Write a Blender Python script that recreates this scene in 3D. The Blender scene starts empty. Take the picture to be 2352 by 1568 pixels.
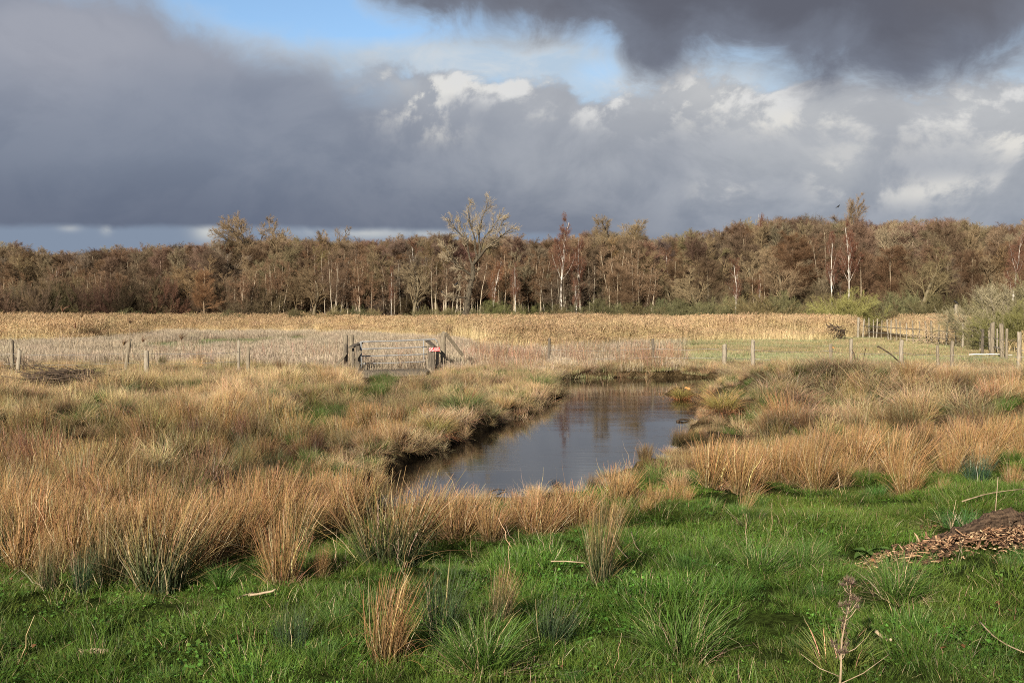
import bpy, math, random
import numpy as np
from mathutils import Vector, Matrix

# ------------------------------------------------------------------ camera, world, sun, exposure
SC = bpy.context.scene
CAMZ = 2.46
FPX = 2613.3                 # focal length in units of a 2352 px wide frame
PITCH = math.atan(88.0 / FPX)
cam_d = bpy.data.cameras.new('camera'); cam = bpy.data.objects.new('camera', cam_d)
SC.collection.objects.link(cam); SC.camera = cam
cam_d.sensor_width = 36; cam_d.lens = 36 * FPX / 2352.0
cam_d.clip_start = 0.1; cam_d.clip_end = 6000
cam.location = (0, 0, CAMZ); cam.rotation_euler = (math.pi / 2 - PITCH, 0, 0)

SUN_EL = math.radians(23); SUN_AZ = math.radians(-158)   # azimuth from +Y, clockwise positive: from behind left
sdir = Vector((math.sin(SUN_AZ) * math.cos(SUN_EL), math.cos(SUN_AZ) * math.cos(SUN_EL), math.sin(SUN_EL)))
sun_d = bpy.data.lights.new('sun', 'SUN'); sun = bpy.data.objects.new('sun', sun_d)
SC.collection.objects.link(sun)
sun_d.energy = 5.0; sun_d.angle = math.radians(0.6); sun_d.color = (1.0, 0.885, 0.72)
sun.rotation_euler = sdir.to_track_quat('Z', 'Y').to_euler()
sun.location = sdir * 60

SC.view_settings.view_transform = 'Standard'; SC.view_settings.look = 'None'
EXPO = 0.5
SC.view_settings.exposure = EXPO; SC.view_settings.gamma = 1.0; SC.view_settings.use_curve_mapping = False
SC.render.engine = 'CYCLES'
SC.cycles.max_bounces = 5; SC.cycles.diffuse_bounces = 2; SC.cycles.glossy_bounces = 3
SC.cycles.transmission_bounces = 3; SC.cycles.transparent_max_bounces = 4
SC.cycles.use_denoising = False
SC.cycles.filter_width = 1.0


# ---- a small expression helper for shader maths
class S:
    def __init__(s, nt, sock): s.nt = nt; s.sock = sock
    def _m(s, op, *a, clamp=False):
        n = s.nt.nodes.new('ShaderNodeMath'); n.operation = op; n.use_clamp = clamp
        for i, v in enumerate((s,) + a):
            if isinstance(v, S): s.nt.links.new(v.sock, n.inputs[i])
            else: n.inputs[i].default_value = v
        return S(s.nt, n.outputs[0])
    def __add__(s, o): return s._m('ADD', o)
    def __radd__(s, o): return s._m('ADD', o)
    def __sub__(s, o): return s._m('SUBTRACT', o)
    def __rsub__(s, o): return s._m('MULTIPLY', -1.0) + o
    def __mul__(s, o): return s._m('MULTIPLY', o)
    def __rmul__(s, o): return s._m('MULTIPLY', o)
    def __truediv__(s, o): return s._m('DIVIDE', o)
    def clamp(s): return s._m('ADD', 0.0, clamp=True)
    def pow(s, o): return s._m('POWER', o)
    def exp(s): return s._m('EXPONENT')
    def abs(s): return s._m('ABSOLUTE')
    def atan2(s, o): return s._m('ARCTAN2', o)
    def sqrt(s): return s._m('SQRT')


def smooth(x, a, b):
    n = x.nt.nodes.new('ShaderNodeMapRange'); n.interpolation_type = 'SMOOTHSTEP'
    x.nt.links.new(x.sock, n.inputs['Value'])
    n.inputs['From Min'].default_value = a; n.inputs['From Max'].default_value = b
    return S(x.nt, n.outputs[0])


def xyz(nt, a, b, c):
    n = nt.nodes.new('ShaderNodeCombineXYZ')
    for i, v in enumerate((a, b, c)):
        if isinstance(v, S): nt.links.new(v.sock, n.inputs[i])
        else: n.inputs[i].default_value = v
    return S(nt, n.outputs[0])


def noise(nt, vec, scale, detail=4, rough=0.5, dist=0.0, lac=2.0):
    n = nt.nodes.new('ShaderNodeTexNoise'); n.noise_dimensions = '3D'
    nt.links.new(vec.sock, n.inputs['Vector'])
    n.inputs['Scale'].default_value = scale; n.inputs['Detail'].default_value = detail
    n.inputs['Roughness'].default_value = rough; n.inputs['Distortion'].default_value = dist
    n.inputs['Lacunarity'].default_value = lac
    return S(nt, n.outputs['Fac'] if 'Fac' in n.outputs else n.outputs[0])


def mixc(nt, fac, a, b):
    n = nt.nodes.new('ShaderNodeMix'); n.data_type = 'RGBA'
    if isinstance(fac, S): nt.links.new(fac.sock, n.inputs[0])
    else: n.inputs[0].default_value = fac
    for i, v in ((6, a), (7, b)):
        if isinstance(v, S): nt.links.new(v.sock, n.inputs[i])
        else: n.inputs[i].default_value = (*v, 1)
    return S(nt, n.outputs[2])


def srgb(r, g, b):
    f = lambda c: (c / 255 / 12.92) if c / 255 <= 0.04045 else ((c / 255 + 0.055) / 1.055) ** 2.4
    return (f(r), f(g), f(b))


def pix_ae(X, Y):
    """azimuth and elevation (radians) of a direction in the photograph"""
    u = -(Y - 784.0)
    x = X - 1176.0
    y = FPX * math.cos(PITCH) + u * math.sin(PITCH)
    z = -FPX * math.sin(PITCH) + u * math.cos(PITCH)
    return math.atan2(x, y), math.atan2(z, math.hypot(x, y))


def build_world():
    w = bpy.data.worlds.new('World'); SC.world = w; w.use_nodes = True
    nt = w.node_tree; nt.nodes.clear()
    out = nt.nodes.new('ShaderNodeOutputWorld')
    sky = nt.nodes.new('ShaderNodeTexSky'); sky.sky_type = 'NISHITA'; sky.sun_disc = False
    sky.sun_elevation = SUN_EL; sky.sun_rotation = SUN_AZ; sky.ozone_density = 3.0; sky.dust_density = 0.3
    bg_sky = nt.nodes.new('ShaderNodeBackground'); bg_sky.inputs[1].default_value = 0.105
    nt.links.new(sky.outputs[0], bg_sky.inputs[0])
    tc = nt.nodes.new('ShaderNodeTexCoord'); sep = nt.nodes.new('ShaderNodeSeparateXYZ')
    nt.links.new(tc.outputs['Generated'], sep.inputs[0])
    x, y, z = (S(nt, sep.outputs[i]) for i in range(3))
    A = x.atan2(y)                                   # 0 straight ahead, positive to the right
    E = z.atan2((x * x + y * y).sqrt())
    vec = xyz(nt, A, E * 1.25, 0.0)

    def curve(pts):
        """upper or lower edge of a cloud as elevation over azimuth; pts are pixel positions in the photograph"""
        n = nt.nodes.new('ShaderNodeFloatCurve')
        a = (A * 0.5 + 0.5).clamp()                  # azimuth -1..1 rad
        nt.links.new(a.sock, n.inputs['Value'])
        c = n.mapping.curves[0]
        ae = sorted(pix_ae(*p) for p in pts)
        ps = [(q[0] * 0.5 + 0.5, q[1] + 0.5) for q in ae]
        c.points[0].location = (0.0, ps[0][1]); c.points[1].location = (1.0, ps[-1][1])
        for p in ps: c.points.new(*p)
        n.mapping.update()
        return S(nt, n.outputs[0]) - 0.5

    def blob(X, Y, rx, ry):
        a, e = pix_ae(X, Y); rx /= FPX; ry /= FPX
        da = (A - a) * (1 / rx); de = (E - e) * (1 / ry)
        return ((da * da + de * de) * -1.0).exp()

    big = noise(nt, vec, 5.0, 3, 0.5)
    n1 = noise(nt, vec, 9.0, 9, 0.58, 0.35)
    n2 = noise(nt, xyz(nt, A + 3.1, E * 1.5 + 1.7, 0.4), 16.0, 8, 0.62, 0.5)
    # sunlit relief: difference of the same noise towards the sun
    nl = noise(nt, xyz(nt, A - 0.012, E * 1.25 + 0.020, 0.0), 9.0, 9, 0.58, 0.35)
    rel = (n1 - nl)
    # thin veil
    veil_c = mixc(nt, smooth(n2, 0.35, 0.7), srgb(182, 202, 221), srgb(206, 214, 221))
    veil = smooth(n2 * 0.55 + smooth(E, 0.27, 0.15) * 0.75, 0.30, 1.0)
    veil = (veil * 0.9 + blob(960, 135, 330, 40) * 0.6 + blob(1130, 105, 200, 45) * 0.6 + blob(1320, 140, 140, 60) * 0.4
            - blob(780, 40, 230, 42) * 0.9 - blob(1370, 165, 60, 30) * 0.5 + smooth(A, 0.05, 0.2) * 0.4).clamp()
    # main bank
    top = curve([(-900, 40), (-300, -120), (300, -60), (430, 10), (520, 60), (620, 88), (720, 112), (800, 150),
                 (880, 160), (960, 160), (1060, 160), (1120, 172), (1230, 172), (1290, 160), (1340, 200), (1450, 205),
                 (1530, 195), (1590, 172), (1660, 190), (1800, 195), (2000, 185), (2150, 195), (2352, 200), (2800, 180)])
    edge = top - E + (n1 - 0.5) * 0.075 + (n2 - 0.5) * 0.035
    bank = smooth(edge, -0.003, 0.008) * smooth(A, -0.17, -0.04) + smooth(edge, -0.022, 0.035) * (1.0 - smooth(A, -0.17, -0.04))
    soft = smooth(edge, -0.004, 0.05)
    right = smooth(A + (n1 - 0.5) * 0.25, -0.26, 0.26)
    col_l = mixc(nt, smooth(E + (n1 - 0.5) * 0.05, 0.03, 0.20), srgb(104, 115, 134), srgb(136, 144, 160))
    col_r = mixc(nt, smooth(E + (n1 - 0.5) * 0.10, 0.03, 0.14), srgb(138, 147, 161), srgb(174, 178, 184))
    bc = mixc(nt, right, col_l, col_r)
    bc = mixc(nt, (blob(110, 110, 190, 110) * 0.7 + blob(300, 80, 180, 80) * 0.65 + blob(30, 60, 150, 80) * 0.4 + blob(520, 130, 110, 50) * 0.45).clamp(), bc, srgb(158, 162, 174))
    bc = mixc(nt, (blob(690, 110, 90, 30) * 0.4).clamp(), bc, srgb(178, 184, 194))
    # cream sunlit parts
    cream = (blob(1060, 195, 160, 22) * 0.8 + blob(930, 195, 45, 28) * 1.2 + blob(975, 240, 70, 45) * 0.7 + blob(1150, 185, 75, 22) * 1.3 + blob(1300, 175, 34, 22) * 1.4
             + blob(1620, 205, 75, 45) * 1.2 + blob(1600, 250, 90, 40) * 0.5 + blob(1280, 250, 90, 30) * 0.45 + blob(1760, 260, 60, 50) * 0.45
             + blob(1980, 265, 230, 30) * 0.9 + blob(2180, 265, 100, 55) * 0.7 + blob(2330, 310, 60, 50) * 0.9
             + blob(1660, 440, 60, 35) * 0.55 + blob(1910, 410, 50, 40) * 0.55 + blob(2110, 440, 120, 30) * 0.6 + blob(2000, 330, 120, 45) * 0.35
             + blob(2260, 420, 70, 20) * 0.4 + blob(1010, 300, 60, 30) * 0.35 + blob(900, 235, 60, 50) * 0.3)
    reliefy = smooth(rel + (n2 - 0.5) * 0.34, -0.04, 0.10)
    cr = (cream * (reliefy * 1.25 + 0.12)).clamp()
    cr = cr * smooth(edge, -0.002, 0.012)
    rim = (smooth(edge, -0.003, 0.008) * smooth(edge, 0.045, 0.010) * smooth(A, -0.13, -0.02) * (reliefy * 1.1 + 0.15)).clamp()
    bc = mixc(nt, cr, bc, srgb(230, 227, 219))
    bc = mixc(nt, rim, bc, srgb(226, 226, 224))
    sh = smooth(rel, -0.10, 0.10)
    bc = mixc(nt, (smooth(n1, 0.55, 0.35) * right * 0.28).clamp(), bc, srgb(128, 135, 150))
    bc = mixc(nt, (sh * right * 0.14 + sh * 0.05).clamp(), bc, srgb(190, 193, 202))
    bc = mixc(nt, (smooth(n1, 0.50, 0.38) * (1.0 - right) * 0.07).clamp(), bc, srgb(90, 98, 118))
    # strip of lighter sky under the flat base
    base = curve([(-900, 500), (0, 512), (300, 516), (600, 516), (900, 522), (1200, 531), (1500, 560), (1700, 640), (2800, 700)])
    strip = smooth(base - E + (n2 - 0.5) * 0.008, -0.002, 0.006)
    dark = smooth(E - base, 0.06, 0.0) * (1.0 - strip)
    bc = mixc(nt, dark * 0.35 * smooth(A, 0.35, 0.0), bc, srgb(90, 96, 116))
    sc_ = mixc(nt, (blob(480, 532, 32, 22) * 0.9 + blob(830, 535, 120, 14) * 0.75 + blob(160, 523, 20, 8) * 0.5
                    + blob(245, 525, 12, 12) * 0.5 + blob(1000, 536, 60, 10) * 0.5).clamp() * smooth(n2, 0.3, 0.5),
               srgb(132, 146, 166), srgb(204, 206, 204))
    bc = mixc(nt, strip, bc, sc_)
    bc = mixc(nt, (smooth(E, 0.0, -0.03)).clamp(), bc, srgb(120, 124, 128))
    # dark cloud overhead at the right
    low = curve([(-1500, -400), (300, -200), (700, -80), (820, -10), (900, 45), (1080, 95), (1300, 105), (1400, 130), (1450, 180),
                 (1520, 190), (1600, 150), (1700, 160), (1800, 200), (1880, 225), (1960, 200), (2090, 228), (2170, 205), (2260, 180), (2352, 165), (2500, 160), (3300, 160)])
    e2 = E - low + (n1 - 0.5) * 0.050 + (n2 - 0.5) * 0.055
    over = smooth(e2, -0.014, 0.030)
    oc = mixc(nt, smooth(e2 + (n1 - 0.5) * 0.06, 0.005, 0.075), srgb(122, 129, 144), srgb(98, 101, 113))
    oc = mixc(nt, smooth(big, 0.45, 0.75) * 0.35, oc, srgb(118, 114, 116))
    c1 = mixc(nt, soft * 0.0 + bank, veil_c, bc)
    m1 = (bank + veil * (1.0 - bank)).clamp()
    c2 = mixc(nt, over, c1, oc)
    m2 = (over + m1 * (1.0 - over)).clamp()
    # the sky overhead and behind: broken cloud
    bg_c = nt.nodes.new('ShaderNodeBackground'); bg_c.inputs[1].default_value = 2 ** -EXPO
    nt.links.new(c2.sock, bg_c.inputs[0])
    mx = nt.nodes.new('ShaderNodeMixShader')
    nt.links.new(m2.sock, mx.inputs[0]); nt.links.new(bg_sky.outputs[0], mx.inputs[1]); nt.links.new(bg_c.outputs[0], mx.inputs[2])
    nt.links.new(mx.outputs[0], out.inputs[0])
    w.cycles.sampling_method = 'MANUAL'; w.cycles.sample_map_resolution = 256


build_world()

# ------------------------------------------------------------------ geometry of the place
R = np.random.default_rng(7)
PI = math.pi


def G(X, Y, z=0.0):
    """where the line of sight through (X, Y) of the 2352 px frame meets the height z"""
    u = -(Y - 784.0)
    d = Vector((X - 1176.0, FPX * math.cos(PITCH) + u * math.sin(PITCH), -FPX * math.sin(PITCH) + u * math.cos(PITCH)))
    t = (z - CAMZ) / d.z
    return (d.x * t, d.y * t)


def P(X, Y, dist):
    u = -(Y - 784.0)
    d = Vector((X - 1176.0, FPX * math.cos(PITCH) + u * math.sin(PITCH), -FPX * math.sin(PITCH) + u * math.cos(PITCH)))
    return Vector((0, 0, CAMZ)) + d * (dist / d.y)


def proj(x, y, z):
    """world -> 2352 px frame (arrays)"""
    x = np.asarray(x, float); y = np.asarray(y, float); dz = np.asarray(z, float) - CAMZ
    f = y * math.cos(PITCH) - dz * math.sin(PITCH)
    u = y * math.sin(PITCH) + dz * math.cos(PITCH)
    f = np.maximum(f, 0.05)
    return 1176 + FPX * x / f, 784 - FPX * u / f


def sstep(x, a, b):
    t = np.clip((x - a) / (b - a), 0, 1)
    return t * t * (3 - 2 * t)


_tab = np.random.default_rng(99).random((256, 256))


def vnoise(x, y, s=1.0, o=0):
    x = np.asarray(x, float) * s + 37.7 * o + 1000; y = np.asarray(y, float) * s + 91.3 * o + 1000
    ix = np.floor(x).astype(int); iy = np.floor(y).astype(int)
    fx = x - ix; fy = y - iy; fx = fx * fx * (3 - 2 * fx); fy = fy * fy * (3 - 2 * fy)
    g = lambda a, b: _tab[a % 256, b % 256]
    return (g(ix, iy) * (1 - fx) + g(ix + 1, iy) * fx) * (1 - fy) + (g(ix, iy + 1) * (1 - fx) + g(ix + 1, iy + 1) * fx) * fy


def fbm(x, y, s=1.0, o=0, n=3):
    v = 0; a = 0.5; t = 0
    for k in range(n):
        v = v + a * vnoise(x, y, s * 2 ** k, o + k); t += a; a *= 0.5
    return v / t


WL = -0.22                                                       # water level
POOL_PX = [(850, 1212), (820, 1150), (845, 1105), (885, 1078), (945, 1050), (1035, 1018), (1100, 992), (1180, 957), (1240, 932), (1278, 908),
           (1285, 880), (1300, 868), (1400, 866), (1560, 865), (1650, 866), (1680, 880), (1640, 900), (1640, 930), (1622, 962), (1612, 995),
           (1575, 1035), (1510, 1082), (1420, 1125), (1320, 1172), (1200, 1212), (1100, 1218), (960, 1222)]
POOL = np.array([G(X, Y, WL) for X, Y in POOL_PX])


def in_poly(x, y, poly):
    x = np.asarray(x, float); y = np.asarray(y, float)
    inside = np.zeros(np.broadcast(x, y).shape, bool)
    n = len(poly)
    for i in range(n):
        x0, y0 = poly[i]; x1, y1 = poly[(i + 1) % n]
        c = ((y0 > y) != (y1 > y)) & (x < (x1 - x0) * (y - y0) / ((y1 - y0) or 1e-9) + x0)
        inside ^= c
    return inside


def sdist(x, y, poly):
    """signed distance to a polygon, negative inside"""
    x = np.asarray(x, float); y = np.asarray(y, float)
    d = np.full(np.broadcast(x, y).shape, 1e9)
    n = len(poly)
    for i in range(n):
        x0, y0 = poly[i]; x1, y1 = poly[(i + 1) % n]
        ex, ey = x1 - x0, y1 - y0
        t = np.clip(((x - x0) * ex + (y - y0) * ey) / (ex * ex + ey * ey + 1e-12), 0, 1)
        d = np.minimum(d, np.hypot(x - x0 - t * ex, y - y0 - t * ey))
    return np.where(in_poly(x, y, poly), -d, d)


BR = G(915, 858); MOUND = G(1880, 925); ISLE = G(1562, 905, WL)


def H(x, y):
    """terrain height"""
    x = np.asarray(x, float); y = np.asarray(y, float)
    z = 0.22 * (1 - sstep(y, 8, 17)) + (fbm(x, y, 0.55, 1) - 0.5) * 0.16 * (1 - sstep(y, 40, 60)) + (vnoise(x, y, 2.1, 5) - 0.5) * 0.13 * (1 - sstep(y, 22, 32)) + (vnoise(x, y, 1.1, 6) - 0.5) * 0.14 * (1 - sstep(y, 26, 36))
    z = z + 0.60 * np.exp(-(((x - MOUND[0]) / 3.6) ** 2 + ((y - MOUND[1]) / 3.0) ** 2))
    z = z + 0.40 * np.exp(-(((x - MOUND[0] - 6) / 6) ** 2 + ((y - MOUND[1] + 3) / 4.0) ** 2))
    z = z - 0.10 * np.exp(-(((x - BR[0]) / 2.2) ** 2 + ((y - BR[1]) / 2.5) ** 2))
    z = z + (0.6 * vnoise(x, y, 0.55, 9) + 0.4 * vnoise(x, y, 1.15, 10) - 0.42) * 0.72 * sstep(x, 2.0, 5) * sstep(y, 14.5, 19) * (1 - sstep(y, 31, 36))
    z = z + (0.6 * vnoise(x, y, 0.6, 12) + 0.4 * vnoise(x, y, 1.2, 13) - 0.42) * 0.50 * sstep(-x, 2.0, 4) * sstep(y, 11, 14) * (1 - sstep(y, 30, 36))
    near = (y < 60) & (y > 8)
    sd = np.where(near, sdist(x, y, POOL) if np.any(near) else 9.0, 9.0) + (vnoise(x, y, 1.4, 8) - 0.5) * 0.35
    w = sstep(sd, -0.50, 0.12)
    z = z + 0.05 * np.exp(-((sd - 1.2) / 0.8) ** 2)
    z = -0.95 + (z + 0.95) * w
    isle = 1.25 * np.exp(-(((x - ISLE[0]) / 0.75) ** 2 + ((y - ISLE[1]) / 0.8) ** 2))
    z = np.maximum(z, -0.75 + 0.62 * isle)
    return z


def water_behind(x, y):
    """1 where the pool lies just beyond a point as one looks across the field"""
    a = sdist(x, y, POOL); b = sdist(x - 0.15 * np.sign(x), y + 0.5, POOL)
    return np.clip((a - b) / 0.3, 0, 1) * (1 - sstep(a, 1.0, 1.8))


def Hs(x, y): return float(H(np.array([x]), np.array([y]))[0])


# ------------------------------------------------------------------ mesh + material helpers
def new_mesh(name, V, F, mat=None, col=None, smooth_=False, bt=None):
    V = np.asarray(V, np.float32).reshape(-1, 3)
    me = bpy.data.meshes.new(name)
    F = np.asarray(F, np.int32)
    k = F.shape[1]
    me.vertices.add(len(V)); me.vertices.foreach_set('co', V.ravel())
    me.loops.add(F.size); me.loops.foreach_set('vertex_index', F.ravel())
    me.polygons.add(len(F)); me.polygons.foreach_set('loop_start', np.arange(0, F.size, k, dtype=np.int32))
    if smooth_: me.polygons.foreach_set('use_smooth', np.ones(len(F), bool))
    if col is not None:
        a = me.attributes.new('col', 'FLOAT_COLOR', 'POINT')
        c = np.ones((len(V), 4), np.float32); c[:, :3] = np.clip(col, 0, 1)
        a.data.foreach_set('color', c.ravel())
    me.update(calc_edges=True); me.validate(clean_customdata=False)
    if mat: me.materials.append(mat)
    return me


def link(name, me, parent=None, **props):
    o = bpy.data.objects.new(name, me); SC.collection.objects.link(o)
    if parent is not None: o.parent = parent
    for k, v in props.items(): o[k] = v
    return o


def thing(name, label, cat, loc=(0, 0, 0), rz=0.0, group=None):
    o = bpy.data.objects.new(name, None); SC.collection.objects.link(o)
    o.location = loc; o.rotation_euler = (0, 0, rz); o.empty_display_size = 0.2
    o['label'] = label; o['category'] = cat
    if group: o['group'] = group
    return o


def tag(o, label, cat, group=None):
    o['label'] = label; o['category'] = cat
    if group: o['group'] = group
    return o


def copy_tree(o, parent=None):
    c = o.copy(); SC.collection.objects.link(c)
    if parent is not None: c.parent = parent
    for ch in list(o.children): copy_tree(ch, c)
    return c


def veg_mat(name, trans=0.25, rough=0.6, spec=0.25):
    """vertex colour x per-object colour x (1 + tint of the scatter point)"""
    m = bpy.data.materials.new(name); m.use_nodes = True; nt = m.node_tree; nt.nodes.clear()
    out = nt.nodes.new('ShaderNodeOutputMaterial')
    at = nt.nodes.new('ShaderNodeAttribute'); at.attribute_name = 'col'
    ti = nt.nodes.new('ShaderNodeAttribute'); ti.attribute_type = 'INSTANCER'; ti.attribute_name = 'tint'
    oi = nt.nodes.new('ShaderNodeObjectInfo')
    ad = nt.nodes.new('ShaderNodeVectorMath'); ad.operation = 'ADD'; ad.inputs[1].default_value = (1, 1, 1)
    nt.links.new(ti.outputs['Vector'], ad.inputs[0])
    m1 = nt.nodes.new('ShaderNodeVectorMath'); m1.operation = 'MULTIPLY'
    m2 = nt.nodes.new('ShaderNodeVectorMath'); m2.operation = 'MULTIPLY'
    nt.links.new(at.outputs['Color'], m1.inputs[0]); nt.links.new(oi.outputs['Color'], m1.inputs[1])
    nt.links.new(m1.outputs[0], m2.inputs[0]); nt.links.new(ad.outputs[0], m2.inputs[1])
    p = nt.nodes.new('ShaderNodeBsdfPrincipled')
    p.inputs['Roughness'].default_value = rough; p.inputs['Specular IOR Level'].default_value = spec
    nt.links.new(m2.outputs[0], p.inputs['Base Color'])
    if trans > 0:
        t = nt.nodes.new('ShaderNodeBsdfTranslucent'); nt.links.new(m2.outputs[0], t.inputs['Color'])
        mx = nt.nodes.new('ShaderNodeMixShader'); mx.inputs[0].default_value = trans
        nt.links.new(p.outputs[0], mx.inputs[1]); nt.links.new(t.outputs[0], mx.inputs[2])
        nt.links.new(mx.outputs[0], out.inputs[0])
    else:
        nt.links.new(p.outputs[0], out.inputs[0])
    return m


def solid_mat(name, c1, c2, scale=8, rough=0.8, metal=0.0, stretch=(1, 1, 1), bump=0.3, spec=0.3, detail=6):
    m = bpy.data.materials.new(name); m.use_nodes = True; nt = m.node_tree
    p = nt.nodes['Principled BSDF']
    tc = nt.nodes.new('ShaderNodeTexCoord'); mp = nt.nodes.new('ShaderNodeMapping'); mp.inputs['Scale'].default_value = stretch
    nt.links.new(tc.outputs['Object'], mp.inputs[0])
    n = noise(nt, S(nt, mp.outputs[0]), scale, detail, 0.6)
    c = mixc(nt, smooth(n, 0.32, 0.68), c1, c2)
    nt.links.new(c.sock, p.inputs['Base Color'])
    p.inputs['Roughness'].default_value = rough; p.inputs['Metallic'].default_value = metal
    p.inputs['Specular IOR Level'].default_value = spec
    if bump:
        b = nt.nodes.new('ShaderNodeBump'); b.inputs['Strength'].default_value = bump; b.inputs['Distance'].default_value = 0.02
        nt.links.new(n.sock, b.inputs['Height']); nt.links.new(b.outputs[0], p.inputs['Normal'])
    return m


M_GRASS = veg_mat('grass_blades', 0.30, 0.5, 0.35)
M_DRY = veg_mat('dry_blades', 0.13, 0.65, 0.2)
M_TWIG = veg_mat('twigs', 0.0, 0.8, 0.1)
M_WOOD = solid_mat('weathered_wood', (0.15, 0.125, 0.09), (0.33, 0.28, 0.205), 6, 0.85, stretch=(6, 6, 0.7))
M_WOOD_D = solid_mat('dark_weathered_wood', (0.065, 0.055, 0.042), (0.19, 0.16, 0.125), 6, 0.85, stretch=(6, 6, 0.7))
M_WOOD_P = solid_mat('pale_split_wood', (0.22, 0.19, 0.145), (0.42, 0.37, 0.29), 7, 0.85, stretch=(6, 6, 0.8))
M_GALV = solid_mat('galvanised_steel', (0.27, 0.28, 0.29), (0.42, 0.43, 0.44), 5, 0.5, 0.2, bump=0.05)
M_WIRE = solid_mat('fence_wire', (0.25, 0.24, 0.23), (0.45, 0.44, 0.42), 9, 0.5, 0.7, bump=0)
M_BARK_D = solid_mat('dark_rotten_bark', (0.028, 0.018, 0.012), (0.15, 0.10, 0.065), 14, 0.9, stretch=(0.5, 3, 3), bump=1.0)
M_STICK = solid_mat('dry_stick', (0.30, 0.22, 0.14), (0.52, 0.41, 0.28), 10, 0.8)
M_BRUSH = solid_mat('dark_brushwood', (0.03, 0.022, 0.016), (0.12, 0.085, 0.06), 9, 0.85)
M_SAWN = solid_mat('sawn_orange_wood', (0.55, 0.26, 0.08), (0.68, 0.38, 0.15), 12, 0.8)
M_BLACK = solid_mat('black_feathers', (0.008, 0.008, 0.01), (0.02, 0.02, 0.025), 20, 0.5, bump=0)
M_TREE = solid_mat('old_tree_bark', (0.025, 0.021, 0.016), (0.15, 0.125, 0.088), 5, 0.9, stretch=(4, 4, 0.8), bump=0.8)


def strips(C, W, side, col):
    """blades: C [N,K,3] centre lines, W [N,K] widths, side [N,3], col [N,K,3] -> V, F, colours"""
    N, K, _ = C.shape
    off = side[:, None, :] * (W[:, :, None] * 0.5)
    V = np.stack([C - off, C + off], axis=2)            # N,K,2,3
    cc = np.repeat(col[:, :, None, :], 2, axis=2)
    base = (np.arange(N) * K * 2)[:, None]
    k = np.arange(K - 1)[None, :] * 2
    a = base + k
    F = np.stack([a, a + 1, a + 3, a + 2], axis=-1).reshape(-1, 4)
    return V.reshape(-1, 3), F, cc.reshape(-1, 3)


def tubes(C, Rr, sides, col):
    """C [N,K,3] with radii [N,K] as open tubes"""
    N, K, _ = C.shape
    T = np.gradient(C, axis=1); T /= np.linalg.norm(T, axis=2, keepdims=True) + 1e-9
    ref = np.array([0.577, 0.333, 0.743]); u = np.cross(T, ref); u /= np.linalg.norm(u, axis=2, keepdims=True) + 1e-9
    v = np.cross(T, u)
    a = np.arange(sides) * 2 * PI / sides
    V = C[:, :, None, :] + Rr[:, :, None, None] * (u[:, :, None, :] * np.cos(a)[:, None] + v[:, :, None, :] * np.sin(a)[:, None])
    cc = np.repeat(col[:, :, None, :], sides, axis=2)
    base = (np.arange(N) * K * sides)[:, None, None] + (np.arange(K - 1) * sides)[None, :, None]
    j = np.arange(sides)[None, None, :]; j2 = (j + 1) % sides
    F = np.stack([base + j, base + j2, base + sides + j2, base + sides + j], axis=-1).reshape(-1, 4)
    return V.reshape(-1, 3), F, cc.reshape(-1, 3)


def join(parts):
    Vs, Fs, Cs = [], [], []; n = 0
    for V, F, C in parts:
        Vs.append(V); Fs.append(F + n); Cs.append(C); n += len(V)
    return np.concatenate(Vs), np.concatenate(Fs), np.concatenate(Cs)


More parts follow.
